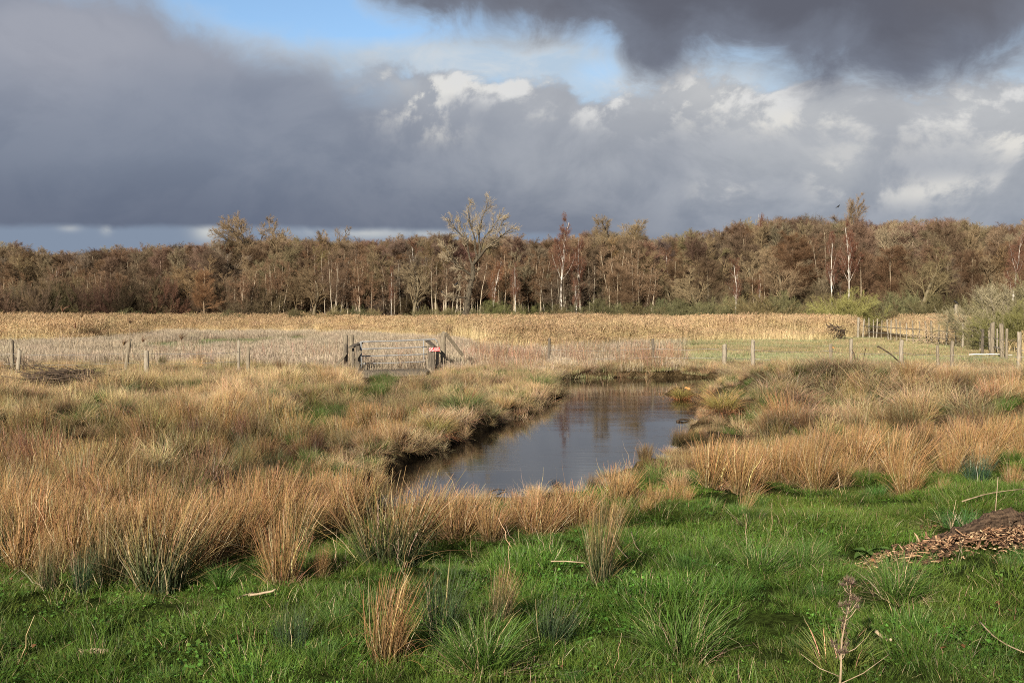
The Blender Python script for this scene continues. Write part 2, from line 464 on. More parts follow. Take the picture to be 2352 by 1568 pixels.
def blades(rng, N, r0, L, lean, droop, w, c_base, c_tip, K=5, colvar=0.15, lean_pow=1.0, wind=(0, 0), straw=None, straw_frac=0, centre=(0, 0), z0=0.0, jitter=0.0, sidevert=False, tipw=0.1, cmid=None, kink=0.0):
    """a tuft of N blades. L, lean, droop, w are (lo, hi)."""
    az = rng.uniform(0, 2 * PI, N); rr = r0 * np.sqrt(rng.random(N))
    baz = az + rng.normal(0, 0.7, N)
    B = np.stack([centre[0] + rr * np.cos(baz), centre[1] + rr * np.sin(baz), np.full(N, z0)], 1)
    q = rng.random(N) ** lean_pow
    ln = lean[0] + (lean[1] - lean[0]) * q
    dr = rng.uniform(*droop, N); Lh = rng.uniform(*L, N)
    t = np.linspace(0, 1, K)[None, :]
    ang = ln[:, None] + dr[:, None] * t ** 1.5                    # tilt from vertical along the blade
    if kink:
        kk_ = (rng.random(N) < kink)[:, None] * (t > rng.uniform(0.3, 0.85, N)[:, None]); ang = ang + kk_ * rng.uniform(0.5, 2.0, N)[:, None]
    ds = Lh[:, None] / (K - 1)
    dx = np.sin(ang) * ds; dz = np.cos(ang) * ds
    hx = np.concatenate([np.zeros((N, 1)), np.cumsum(dx[:, :-1], 1)], 1)
    hz = np.concatenate([np.zeros((N, 1)), np.cumsum(dz[:, :-1], 1)], 1)
    C = np.zeros((N, K, 3))
    C[:, :, 0] = B[:, 0:1] + hx * np.cos(az)[:, None] + wind[0] * hz * t
    C[:, :, 1] = B[:, 1:2] + hx * np.sin(az)[:, None] + wind[1] * hz * t
    C[:, :, 2] = B[:, 2:3] + hz
    if jitter: C[:, 1:] += rng.normal(0, jitter, (N, K - 1, 3))
    W = rng.uniform(*w, N)[:, None] * (1 - (1 - tipw) * t ** 2)
    sa = rng.uniform(0, 2 * PI, N)
    side = np.stack([np.cos(sa), np.sin(sa), np.zeros(N)], 1)
    cb = np.array(c_base)[None, None, :]; ct = np.array(c_tip)[None, None, :]
    tt = t[..., None]
    if cmid is not None:
        cm = np.array(cmid)[None, None, :]
        col = np.where(tt < 0.5, cb + (cm - cb) * tt * 2, cm + (ct - cm) * (tt * 2 - 1))
        col = np.broadcast_to(col, (N, K, 3)).copy()
    else:
        col = cb + (ct - cb) * tt + np.zeros((N, K, 3))
    if straw is not None:
        m = rng.random(N) < straw_frac
        col[m] = np.array(straw)
    col = col * np.exp(rng.normal(0, colvar, N))[:, None, None] * (1 + rng.normal(0, colvar * 0.35, (N, 1, 3)))
    return strips(C, W, side, col)


# ------------------------------------------------------------------ scattering (uncountable growth only)
def variants(name, meshes):
    c = bpy.data.collections.new(name)
    for i, me in enumerate(meshes):
        o = bpy.data.objects.new('%s_kind_%02d' % (name, i), me); c.objects.link(o)
    return c


def scatter(name, label, cat, coll, x, y, scl, tint, tilt=0.08, z=None, rot=None, rng=None):
    rng = rng or R
    n = len(x); x = np.asarray(x, float); y = np.asarray(y, float)
    if z is None: z = H(x, y) - 0.015
    me = bpy.data.meshes.new(name); me.vertices.add(n)
    me.vertices.foreach_set('co', np.stack([x, y, z], 1).astype(np.float32).ravel())
    rv = np.zeros((n, 3), np.float32)
    rv[:, 0] = rng.normal(0, tilt, n); rv[:, 1] = rng.normal(0, tilt, n)
    rv[:, 2] = rng.uniform(0, 2 * PI, n) if rot is None else rot + rng.normal(0, 0.25, n)
    a = me.attributes.new('rot', 'FLOAT_VECTOR', 'POINT'); a.data.foreach_set('vector', rv.ravel())
    s3 = np.asarray(scl, np.float32)
    if s3.ndim == 1: s3 = np.repeat(s3[:, None], 3, 1)
    a = me.attributes.new('scl', 'FLOAT_VECTOR', 'POINT'); a.data.foreach_set('vector', s3.astype(np.float32).ravel())
    a = me.attributes.new('var', 'INT', 'POINT'); a.data.foreach_set('value', rng.integers(0, len(coll.objects), n).astype(np.int32))
    a = me.attributes.new('tint', 'FLOAT_VECTOR', 'POINT'); a.data.foreach_set('vector', np.asarray(tint, np.float32).ravel())
    o = link(name, me, label=label, category=cat, kind='stuff')
    ng = bpy.data.node_groups.new(name + '_scatter', 'GeometryNodeTree')
    ng.interface.new_socket('Geometry', in_out='INPUT', socket_type='NodeSocketGeometry')
    ng.interface.new_socket('Geometry', in_out='OUTPUT', socket_type='NodeSocketGeometry')
    N = ng.nodes; Lk = ng.links
    gi = N.new('NodeGroupInput'); go = N.new('NodeGroupOutput')
    ci = N.new('GeometryNodeCollectionInfo'); ci.inputs['Collection'].default_value = coll
    ci.inputs['Separate Children'].default_value = True; ci.inputs['Reset Children'].default_value = True
    ip = N.new('GeometryNodeInstanceOnPoints'); ip.inputs['Pick Instance'].default_value = True

    def na(nm, ty):
        k = N.new('GeometryNodeInputNamedAttribute'); k.data_type = ty; k.inputs['Name'].default_value = nm
        return k.outputs['Attribute']
    er = N.new('FunctionNodeEulerToRotation')
    Lk.new(gi.outputs[0], ip.inputs['Points']); Lk.new(ci.outputs[0], ip.inputs['Instance'])
    Lk.new(na('var', 'INT'), ip.inputs['Instance Index'])
    Lk.new(na('rot', 'FLOAT_VECTOR'), er.inputs[0]); Lk.new(er.outputs[0], ip.inputs['Rotation'])
    Lk.new(na('scl', 'FLOAT_VECTOR'), ip.inputs['Scale'])
    Lk.new(ip.outputs[0], go.inputs[0])
    md = o.modifiers.new('scatter', 'NODES'); md.node_group = ng
    return o


def polar(rng, d0, d1, dens, half=0.53):
    area = (d1 * d1 - d0 * d0) * half
    n = int(area * dens)
    r = np.sqrt(rng.uniform(d0 * d0, d1 * d1, n)); a = rng.uniform(-half, half, n)
    return r * np.sin(a), r * np.cos(a)


def lawn_line(X):
    """lower edge of the tall growth, 2352 px frame"""
    X = np.asarray(X, float)
    return 9 * np.sin(X * 0.031) + 7 * np.sin(X * 0.073 + 1) + np.interp(X, [-600, 0, 130, 280, 420, 560, 700, 760, 850, 960, 1150, 1300, 1450, 1600, 1800, 2000, 2200, 2352, 3000],
                     [1225, 1240, 1270, 1310, 1300, 1265, 1240, 1215, 1195, 1235, 1235, 1220, 1170, 1135, 1105, 1095, 1085, 1060, 1010])


def fence_line(X):
    return np.interp(X, [-600, 0, 300, 570, 800, 1040, 1262, 1500, 1660, 1900, 2100, 2350, 3000], [842, 842, 836, 843, 852, 850, 868, 872, 868, 850, 850, 845, 830])


def tintv(rng, n, base=0.0, var=0.15, hue=0.05):
    g = base + rng.normal(0, var, n)
    t = np.stack([g, g, g], 1) + rng.normal(0, hue, (n, 3))
    return np.clip(t, -0.7, 1.2)

#@@GROUND
# ------------------------------------------------------------------ ground and water
def spaced(lo, hi, fine, grow, centre=0.0):
    out = [centre]; s = fine; v = centre
    while v < hi: v += s; s *= grow; out.append(v)
    s = fine; v = centre; neg = []
    while v > lo: v -= s; s *= grow; neg.append(v)
    return np.array(neg[::-1] + out)


gx = spaced(-2600, 2600, 0.22, 1.022)
gy = np.concatenate([np.arange(-30, 4, 2.0), np.arange(4, 46, 0.22), 46 + np.cumsum(0.25 * 1.04 ** np.arange(150))])
gy = gy[gy < 3500]
XX, YY = np.meshgrid(gx, gy)
ZZ = H(XX.ravel(), YY.ravel()); XXr, YYr = XX.ravel(), YY.ravel()
px, py = proj(XXr, YYr, np.zeros_like(XXr))
green = sstep(py - lawn_line(px), -25, 15) * 1.0
green = np.where(YYr < 4, 1.0, green)
behind = YYr > 43
meadow = behind & (px > 1250) & (py > 775)
c_soil = np.array([0.060, 0.048, 0.028]); c_green = np.array([0.040, 0.065, 0.014]); c_straw = np.array([0.20, 0.15, 0.085]); c_mead = np.array([0.14, 0.165, 0.07])
f1 = fbm(XXr, YYr, 0.8, 3)[:, None]
colg = c_straw * 0.55 * f1 * 1.4 + c_soil * (1 - f1)
colg = colg * (1 - green[:, None]) + (c_green * (0.5 + f1)) * green[:, None]
far = sstep(YYr, 40, 44)[:, None]
colg = colg * (1 - far) + (c_straw * 0.7) * far
colg[meadow] = c_mead * (0.7 + 0.6 * f1[meadow])
wet = np.clip((WL + 0.14 - ZZ) / 0.15, 0, 1)[:, None]
colg = colg * (1 - 0.75 * wet)
nx, ny = len(gx), len(gy)
i = np.arange(ny - 1)[:, None] * nx + np.arange(nx - 1)[None, :]
Fg = np.stack([i, i + 1, i + nx + 1, i + nx], -1).reshape(-1, 4)
M_GROUND = veg_mat('soil_and_litter', 0, 0.95, 0.05)
nt = M_GROUND.node_tree
_p = next(n for n in nt.nodes if n.type == 'BSDF_PRINCIPLED'); _l = _p.inputs['Base Color'].links[0].from_socket
_tc = nt.nodes.new('ShaderNodeTexCoord'); _n = noise(nt, S(nt, _tc.outputs['Object']), 14.0, 8, 0.7); _n2 = noise(nt, S(nt, _tc.outputs['Object']), 60.0, 4, 0.7)
_c = mixc(nt, smooth(_n, 0.35, 0.65), (0.35, 0.30, 0.24), (1.35, 1.3, 1.2)); _v = nt.nodes.new('ShaderNodeVectorMath'); _v.operation = 'MULTIPLY'
nt.links.new(_l, _v.inputs[0]); nt.links.new(_c.sock, _v.inputs[1]); nt.links.new(_v.outputs[0], _p.inputs['Base Color'])
_b = nt.nodes.new('ShaderNodeBump'); _b.inputs['Strength'].default_value = 1.0; _b.inputs['Distance'].default_value = 0.04
_h = _n + _n2 * 0.4; nt.links.new(_h.sock, _b.inputs['Height']); nt.links.new(_b.outputs[0], _p.inputs['Normal'])
ground = link('ground', new_mesh('ground', np.stack([XXr, YYr, ZZ], 1), Fg, M_GROUND, colg, True), kind='structure')

mw = bpy.data.materials.new('pond_water'); mw.use_nodes = True; nt = mw.node_tree; p = nt.nodes['Principled BSDF']
p.inputs['Base Color'].default_value = (0.016, 0.012, 0.008, 1); p.inputs['Roughness'].default_value = 0.035
p.inputs['IOR'].default_value = 1.333; p.inputs['Specular IOR Level'].default_value = 0.5
tc = nt.nodes.new('ShaderNodeTexCoord'); mp = nt.nodes.new('ShaderNodeMapping'); mp.inputs['Scale'].default_value = (0.35, 1.6, 1)
nt.links.new(tc.outputs['Object'], mp.inputs[0])
nn = noise(nt, S(nt, mp.outputs[0]), 4.5, 4, 0.55)
mp2 = nt.nodes.new('ShaderNodeMapping'); mp2.inputs['Scale'].default_value = (0.12, 0.25, 1); nt.links.new(tc.outputs['Object'], mp2.inputs[0])
nb = noise(nt, S(nt, mp2.outputs[0]), 2.0, 3, 0.5)
hgt = nn * smooth(nb, 0.3, 0.7)
b = nt.nodes.new('ShaderNodeBump'); b.inputs['Strength'].default_value = 0.16; b.inputs['Distance'].default_value = 0.02
nt.links.new(hgt.sock, b.inputs['Height']); nt.links.new(b.outputs[0], p.inputs['Normal'])
x0, y0 = POOL.min(0) - 2.0; x1, y1 = POOL.max(0) + 2.0
link('water', new_mesh('water', [(x0, y0, WL), (x1, y0, WL), (x1, y1, WL), (x0, y1, WL)], [(0, 1, 2, 3)], mw), kind='structure')
#@@VEG
# ------------------------------------------------------------------ low growth: kinds of clumps
GR1, GR2, GR3 = (0.065, 0.135, 0.020), (0.165, 0.280, 0.045), (0.105, 0.215, 0.030)
STRAW = (0.60, 0.48, 0.30); STRAW_D = (0.36, 0.26, 0.155); RUSH_T = (0.435, 0.265, 0.125); RUSH_G = (0.075, 0.105, 0.040)


def leaves(rng, n, rad, size, zr, col, colvar=0.2):
    """small roundish leaves lying at many angles (hexagons as two quads)"""
    r = rad * np.sqrt(rng.random(n)); a = rng.uniform(0, 2 * PI, n)
    c = np.stack([r * np.cos(a), r * np.sin(a), rng.uniform(*zr, n)], 1)
    nrm = np.stack([rng.normal(0, .45, n), rng.normal(0, .45, n), np.ones(n)], 1); nrm /= np.linalg.norm(nrm, axis=1, keepdims=True)
    u = np.cross(nrm, rng.normal(0, 1, (n, 3))); u /= np.linalg.norm(u, axis=1, keepdims=True); v = np.cross(nrm, u)
    s = rng.uniform(*size, n)[:, None]
    ang = np.arange(6) * PI / 3
    V = c[:, None, :] + (u[:, None, :] * np.cos(ang)[:, None] + v[:, None, :] * np.sin(ang)[:, None]) * s[:, None] * (1 + 0.25 * np.cos(ang * 3))[:, None]
    b = (np.arange(n) * 6)[:, None]
    F = np.concatenate([b + np.array([[0, 1, 2, 3]]), b + np.array([[0, 3, 4, 5]])])
    C = np.array(col)[None, None, :] * np.exp(rng.normal(0, colvar, (n, 1, 1))) + np.zeros((n, 6, 3))
    return V.reshape(-1, 3), F, C.reshape(-1, 3)


def V_(name, parts, mat):
    V, F, C = join(parts); return new_mesh(name, V, F, mat, C)


rg = np.random.default_rng(11)
turf = []
for k in range(7):
    h = 0.045 + 0.013 * k
    pr = [blades(rg, 260, 0.24, (h * 0.6, h * 1.4), (0.1, 0.9), (0.2, 1.3), (0.0022, 0.0042), GR1, GR2, 4, 0.22, straw=STRAW, straw_frac=0.035)]
    if k < 4: pr.append(leaves(rg, 170 - 30 * k, 0.24, (0.006, 0.013), (0.01, h * 0.55), (0.10, 0.24, 0.04), 0.35))
    if k == 6: pr.append(leaves(rg, 60, 0.24, (0.005, 0.010), (0.01, h * 0.4), (0.09, 0.21, 0.035), 0.35))
    turf.append(V_('turf', pr, M_GRASS))
C_TURF = variants('turf', turf)
litter = []
for k in range(3):
    C = []
    p_ = blades(rg, 60, 0.3, (0.05, 0.2), (1.35, 1.62), (-0.05, 0.2), (0.002, 0.006), STRAW_D, STRAW, 3, 0.3, z0=0.015)
    p2_ = leaves(rg, 26, 0.3, (0.006, 0.018), (0.01, 0.03), (0.16, 0.075, 0.04), 0.4)
    litter.append(V_('litter', [p_, p2_], M_DRY))
C_LIT = variants('dead_litter', litter)
gtus = []
for k in range(4):
    pr = [blades(rg, 330, 0.09 + 0.02 * k, (0.16, 0.36), (0.05, 0.75), (0.3, 1.4), (0.003, 0.006), GR1, (0.13, 0.25, 0.06), 6, 0.2, straw=STRAW, straw_frac=0.05)]
    gtus.append(V_('green_grass_tussock', pr, M_GRASS))
big_tus = [V_('big_grass_tussock', [blades(rg, 620, 0.12, (0.18, 0.42), (0.02, 0.70), (0.2, 1.5), (0.0028, 0.0050), GR1, (0.15, 0.26, 0.055), 7, 0.25, straw=STRAW, straw_frac=0.09, jitter=0.004, kink=0.10),
    blades(rg, 140, 0.16, (0.10, 0.25), (0.5, 1.5), (0.2, 1.2), (0.003, 0.005), STRAW_D, STRAW, 4, 0.3)], M_GRASS) for k in range(3)]
C_GTUS = variants('green_tussocks', gtus)


def rush(rng, n, r0, h, base, tip, mid, spread=0.5, wind=(0.12, 0.05), w=(0.0034, 0.0062), frac=0.10, thatch=0):
    pr = [blades(rng, n, r0, (h * 0.55, h * 1.1), (0.0, spread), (0.0, 0.35), w, base, tip, 6, 0.24, 1.2, wind, cmid=mid, tipw=0.35, straw=STRAW, straw_frac=frac, jitter=0.007, kink=0.16)]
    m = n // 6
    pr.append(blades(rng, m, r0, (h * 0.45, h * 1.1), (0.2, spread + 0.5), (0.4, 2.0), w, mid, tip, 7, 0.25, 1.0, wind, tipw=0.3))
    if thatch: pr.append(blades(rng, thatch, r0 * 1.6, (h * .3, h * .8), (0.4, 1.5), (0.1, 1.4), w, STRAW_D, (0.42, 0.29, 0.16), 5, 0.3))
    return pr


rush_b = [V_('brown_rush_tuft', rush(rg, 360, 0.13 + 0.02 * (k % 3), 0.68, (0.085, 0.085, 0.035), RUSH_T, (0.315, 0.19, 0.085), 0.50 + 0.08 * (k % 3), thatch=110), M_DRY) for k in range(6)]
rush_m = [V_('mixed_rush_tuft', rush(rg, 330, 0.12 + 0.02 * k, 0.66, (0.032, 0.055, 0.024), (0.40, 0.25, 0.115), (0.095, 0.105, 0.045), 0.42 + 0.1 * k, thatch=20), M_DRY) for k in range(3)]
rush_g = [V_('green_rush_tuft', rush(rg, 200, 0.09 + 0.03 * k, 0.50, (0.018, 0.035, 0.018), (0.10, 0.13, 0.065), (0.045, 0.08, 0.035), 0.55, frac=0.03), M_DRY) for k in range(3)]
rush_s = [V_('sparse_rush_tuft', rush(rg, 150, 0.10, 0.66, (0.06, 0.07, 0.03), RUSH_T, (0.33, 0.20, 0.09), 0.42, (0.22, 0.05)), M_DRY) for k in range(2)]
C_RUSH = variants('brown_rushes', rush_b + [rush_m[0], rush_m[2]])

straws = []
for k in range(6):
    low = k % 3 == 2
    pr = [blades(rg, 300, 0.22, (0.30, 0.62), (0.05, 1.0 if not low else 1.35), (0.2, 1.5), (0.004, 0.008), (0.22, 0.16, 0.08), (0.62, 0.475, 0.275), 6, 0.25, 1.1, (0.1, 0.0), cmid=(0.46, 0.335, 0.18)),
          blades(rg, 60, 0.25, (0.15, 0.4), (0.9, 1.5), (0.0, 0.9), (0.004, 0.008), STRAW_D, (0.52, 0.40, 0.25), 4, 0.3),
          blades(rg, 14, 0.2, (0.5, 0.85), (0.0, 0.3), (0.0, 0.2), (0.004, 0.006), STRAW_D, (0.62, 0.48, 0.29), 4, 0.2, wind=(0.1, 0))]
    straws.append(V_('straw_grass', pr, M_DRY))
C_STRAW = variants('straw_grass', straws)
mats_ = []
for k in range(5):
    az = rg.uniform(0, 2 * PI)
    pr = [blades(rg, 260, 0.32, (0.35, 0.7), (0.5, 1.45), (0.1, 1.3), (0.005, 0.010), (0.22, 0.16, 0.085), (0.60, 0.46, 0.27), 6, 0.3, wind=(math.cos(az) * .5, math.sin(az) * .5), z0=0.05, jitter=0.012),
          blades(rg, 70, 0.3, (0.2, 0.45), (1.2, 1.7), (-0.3, 0.5), (0.005, 0.009), (0.46, 0.35, 0.22), (0.64, 0.52, 0.34), 4, 0.3, z0=0.16)]
    mats_.append(V_('lodged_grass', pr, M_DRY))
C_MAT = variants('lodged_grass', mats_)


def reed_patch(rng, n, half, h, stem_c, top_c, plume_c, sub=0.10, w=(0.006, 0.011)):
    a = rng.uniform(-half, half, (n, 2)); L = rng.uniform(h[0], h[1], n)
    K = 4; t = np.linspace(0, 1, K)[None, :]
    lx = rng.normal(0.05, 0.06, n); ly = rng.normal(0, 0.05, n)
    C = np.zeros((n, K, 3)); C[:, :, 0] = a[:, 0:1] + lx[:, None] * L[:, None] * t ** 2; C[:, :, 1] = a[:, 1:2] + ly[:, None] * L[:, None] * t ** 2
    C[:, :, 2] = L[:, None] * t
    sa = rng.uniform(0, PI, n); side = np.stack([np.cos(sa), np.sin(sa), 0 * sa], 1)
    W = rng.uniform(*w, n)[:, None] * (1 - 0.4 * t)
    sc = np.array(stem_c); tc_ = np.array(top_c)
    col = (sc + (tc_ - sc) * (t[..., None] ** 1.5)) * np.exp(rng.normal(0, 0.22, n))[:, None, None]
    out = [strips(C, W, side, col)]
    # leaves: narrow, bent down
    m = int(n * 0.9); pi_ = rng.integers(0, n, m); tt = rng.uniform(0.35, 0.9, m)
    B = np.stack([a[pi_, 0] + lx[pi_] * L[pi_] * tt ** 2, a[pi_, 1] + ly[pi_] * L[pi_] * tt ** 2, L[pi_] * tt], 1)
    az = rng.normal(0.0, 1.2, m); ll = rng.uniform(0.12, 0.35, m)
    s = np.linspace(0, 1, 4)[None, :]
    C2 = np.zeros((m, 4, 3)); C2[:, :, 0] = B[:, 0:1] + np.cos(az)[:, None] * ll[:, None] * s * 0.75; C2[:, :, 1] = B[:, 1:2] + np.sin(az)[:, None] * ll[:, None] * s * 0.75
    C2[:, :, 2] = B[:, 2:3] + ll[:, None] * (0.7 * s - 0.85 * s ** 2)
    W2 = np.full((m, 1), 0.010) * (1 - 0.8 * s)
    side2 = np.stack([-np.sin(az), np.cos(az), 0 * az], 1)
    out.append(strips(C2, W2, side2, (np.array(stem_c) * 1.1)[None, None, :] * np.exp(rng.normal(0, 0.25, (m, 1, 1))) + np.zeros((m, 4, 3))))
    # plumes: a few strips hanging to the lee side
    if plume_c is not None:
        q = np.where(rng.random(n) < 0.75)[0]; m = len(q)
        for j in range(3):
            az = rng.normal(0.0, 0.7, m); ll = rng.uniform(0.14, 0.26, m)
            s = np.linspace(0, 1, 4)[None, :]
            B = C[q, -1] - np.stack([0 * az, 0 * az, rng.uniform(0, 0.08, m)], 1)
            C3 = np.zeros((m, 4, 3)); C3[:, :, 0] = B[:, 0:1] + np.cos(az)[:, None] * ll[:, None] * s ** 1.3 * 0.55; C3[:, :, 1] = B[:, 1:2] + np.sin(az)[:, None] * ll[:, None] * s ** 1.3 * 0.4
            C3[:, :, 2] = B[:, 2:3] + ll[:, None] * (0.9 * s - 0.45 * s ** 2)
            W3 = rng.uniform(0.014, 0.030, m)[:, None] * np.array([[0.5, 1.0, 0.9, 0.15]])
            s3 = rng.uniform(0, PI, m); side3 = np.stack([np.cos(s3), np.sin(s3), 0 * s3], 1)
            out.append(strips(C3, W3, side3, np.array(plume_c)[None, None, :] * np.exp(rng.normal(0, 0.25, (m, 1, 1))) + np.zeros((m, 4, 3))))
    return out


reeds = [V_('reeds', reed_patch(rg, 120, 0.6, (0.95, 1.48), (0.75, 0.605, 0.365), (0.62, 0.475, 0.29), (0.46, 0.33, 0.21)), M_DRY) for k in range(10)]
C_REED = variants('reeds', reeds)
stub = [V_('cut_stubble', reed_patch(rg, 150, 0.55, (0.16, 0.46), (0.38, 0.31, 0.225), (0.51, 0.43, 0.325), None, w=(0.007, 0.012)), M_DRY) for k in range(5)]
C_STUB = variants('cut_reed_stubble', stub)
mead = []
for k in range(4):
    pr = [blades(rg, 300, 0.55, (0.06, 0.20), (0.0, 0.7), (0.1, 0.9), (0.006, 0.012), (0.15, 0.17, 0.07), (0.40, 0.45, 0.23), 4, 0.22, straw=(0.56, 0.48, 0.30), straw_frac=0.22)]
    mead.append(V_('meadow_turf', pr, M_GRASS))
C_MEAD = variants('meadow_turf', mead)
herb = []
for k in range(4):
    pr = [blades(rg, 46, 0.45, (0.5, 1.15), (0.0, 0.35), (0.0, 0.35), (0.006, 0.012), (0.24, 0.15, 0.10), (0.40, 0.26, 0.17), 5, 0.3, jitter=0.012, tipw=0.5),
          leaves(rg, 160, 0.45, (0.008, 0.02), (0.3, 0.95), (0.30, 0.19, 0.12), 0.35),
          blades(rg, 70, 0.45, (0.3, 0.7), (0.1, 1.0), (0.2, 1.3), (0.006, 0.010), STRAW_D, (0.45, 0.33, 0.2), 5, 0.3)]
    herb.append(V_('dead_herbs', pr, M_DRY))
C_HERB = variants('dead_herbs', herb)

# ------------------------------------------------------------------ low growth: where it stands
TRACK = [(720, 1010), (640, 985), (620, 965), (700, 940), (790, 935), (850, 905), (850, 862), (915, 862), (900, 905), (870, 935), (830, 965), (760, 985)]
BRIDGE_CLEAR = [(822, 885), (815, 835), (1010, 830), (1000, 872), (930, 888), (880, 900)]
MOUNDG = [(1600, 885), (1700, 900), (1850, 915), (1980, 960), (1950, 1010), (1800, 1000), (1700, 985), (1640, 960)]


def zone(x, y):
    pxx, pyy = proj(x, y, np.full_like(x, 0.05))
    sd = sdist(x, y, POOL)
    return pxx, pyy, sd


rs = np.random.default_rng(21)
# lawn
LOGP = [(2020, 1296), (2110, 1235), (2250, 1195), (2352, 1185), (2600, 1180), (2600, 1290), (2352, 1296), (2200, 1312)]
x, y = polar(rs, 4.5, 22, 30)
pxx, pyy, sd = zone(x, y)
k = (pyy > lawn_line(pxx) - 28) & (sd > 0.4) & ~in_poly(pxx, pyy, LOGP) & ((y < 13.5) | (rs.random(len(x)) < 0.6))
k &= (vnoise(x, y, 1.7, 210) < 0.80) | (rs.random(len(x)) < 0.35)
k &= ~((pxx > 2080) & (pyy > 1335) & (pyy < 1400) & (rs.random(len(x)) < 0.6))
x, y, pxx, pyy = x[k], y[k], pxx[k], pyy[k]
n = len(x); pat = fbm(x, y, 0.9, 40)
sc = (0.5 + 1.7 * (fbm(x, y, 1.2, 44) - 0.3)) * rs.uniform(0.8, 1.2, n)
dk = -0.32 + 1.0 * (pat - 0.25)
tint = tintv(rs, n, 0, 0.10, 0.04) + dk[:, None]; tint[:, 0] += 0.08 + 0.45 * (fbm(x, y, 0.6, 50) - 0.5)
scatter('grass', 'short green grass with clover and moss on the near bank', 'grass', C_TURF, x, y, np.clip(sc, 0.45, 1.5), tint, 0.1, rng=rs)
# dead litter in the lawn
x, y = polar(rs, 4.5, 16, 3.0); pxx, pyy, sd = zone(x, y)
k = (pyy > lawn_line(pxx)) & (fbm(x, y, 0.8, 61) > 0.52)
k |= (pyy > lawn_line(pxx)) & (pxx > 1950) & (pyy > 1320) & (pyy < 1420) & (rs.random(len(x)) < 0.8)
x, y = x[k], y[k]
scatter('dead_leaf_litter', 'scattered dead leaves and straw lying in the green grass', 'plant litter', C_LIT, x, y, rs.uniform(0.6, 1.3, len(x)), tintv(rs, len(x), -0.1, 0.2), 0.1, rng=rs)
# small green tussocks among the lawn
x, y = polar(rs, 5, 20, 1.5); pxx, pyy, sd = zone(x, y)
k = (pyy > lawn_line(pxx) - 20) & (sd > 0.7) & (fbm(x, y, 0.5, 70) > 0.50)
x, y = x[k], y[k]
scatter('coarse_green_grass', 'coarser longer green grass growing in patches through the turf', 'grass', C_GTUS, x, y, rs.uniform(0.35, 0.75, len(x)), tintv(rs, len(x), -0.1, 0.2, 0.06), 0.1, rng=rs)

# tall growth on the banks
def bank_mask(x, y):
    pxx, pyy, sd = zone(x, y)
    m = (pyy <= lawn_line(pxx) + 6) & (pyy > fence_line(pxx) - 4) & (sd > 0.0)
    m &= ~in_poly(pxx, pyy, BRIDGE_CLEAR)
    m &= ~in_poly(pxx, pyy, TRACK)
    return m, pxx, pyy, sd


x, y = polar(rs, 8.5, 46, 9.0)
m, pxx, pyy, sd = bank_mask(x, y)
left = pxx < np.interp(pyy, [870, 950, 1050, 1200], [1290, 1240, 980, 1100])
# how rushy (reddish, upright) against pale straw
rushy = np.where(left, sstep(pyy, 925, 1010), sstep(pyy - lawn_line(pxx), -190, -40) * sstep(fbm(x, y, 0.35, 77), 0.3, 0.55))
rushy = np.where(~left & (pxx < 1620), np.maximum(rushy, sstep(pyy, 1000, 1060)), rushy)
rushy = np.clip(rushy + np.where(left, 0, 0.12) + (fbm(x, y, 0.5, 79) - 0.5) * 0.9, 0, 1)
dn = np.where(y < 20, 1.0, 0.75)
isr = m & (rs.random(len(x)) < rushy) & (rs.random(len(x)) < 0.62 * dn * sstep(vnoise(x, y, 1.3, 180), 0.22, 0.55))
shade = (sd < 0.9)
xr, yr = x[isr], y[isr]; nr = len(xr)
hf = np.clip(0.70 + 0.8 * (fbm(xr, yr, 0.8, 81) - 0.35) + 0.25 * (vnoise(xr, yr, 1.3, 180) - 0.5), 0.5, 1.2) * rs.uniform(0.8, 1.15, nr)
hf = np.where(yr > 22, hf * 0.85, hf); sdr = sd[isr]; pxr = pxx[isr]; hf = hf * (0.66 + 0.34 * sstep(sdr, 0.4, 2.2))
hf = np.where((pxr > 830) & (pxr < 1480) & (yr < 16), hf * (0.50 + 0.55 * vnoise(xr, yr, 2.2, 300)), hf)
tint = tintv(rs, nr, 0, 0.14, 0.05); tint[:, 1] += 0.10 * (fbm(xr, yr, 0.4, 83) - 0.5); tint += (1.3 * (fbm(xr, yr, 0.45, 85) - 0.52))[:, None]
tint[:, 0] -= 0.05; tint += np.where(yr > 20, -0.12, -0.24)[:, None]; hf = hf * (1 - 0.35 * water_behind(xr, yr))
scatter('rush_thicket', 'dense brown rushes crowding the banks of the ditch', 'rushes', C_RUSH, xr, yr, hf, tint, 0.10, rng=rs)
iss = m & ~isr & (rs.random(len(x)) > rushy * 0.85) & (rs.random(len(x)) < 0.8 * dn)
lodged = iss & (rs.random(len(x)) < np.where(left, 0.22, np.clip(0.35 + sstep(pxx, 1600, 1700) * sstep(pyy, 1010, 930) * 0.5, 0, 1)))
iss &= ~lodged
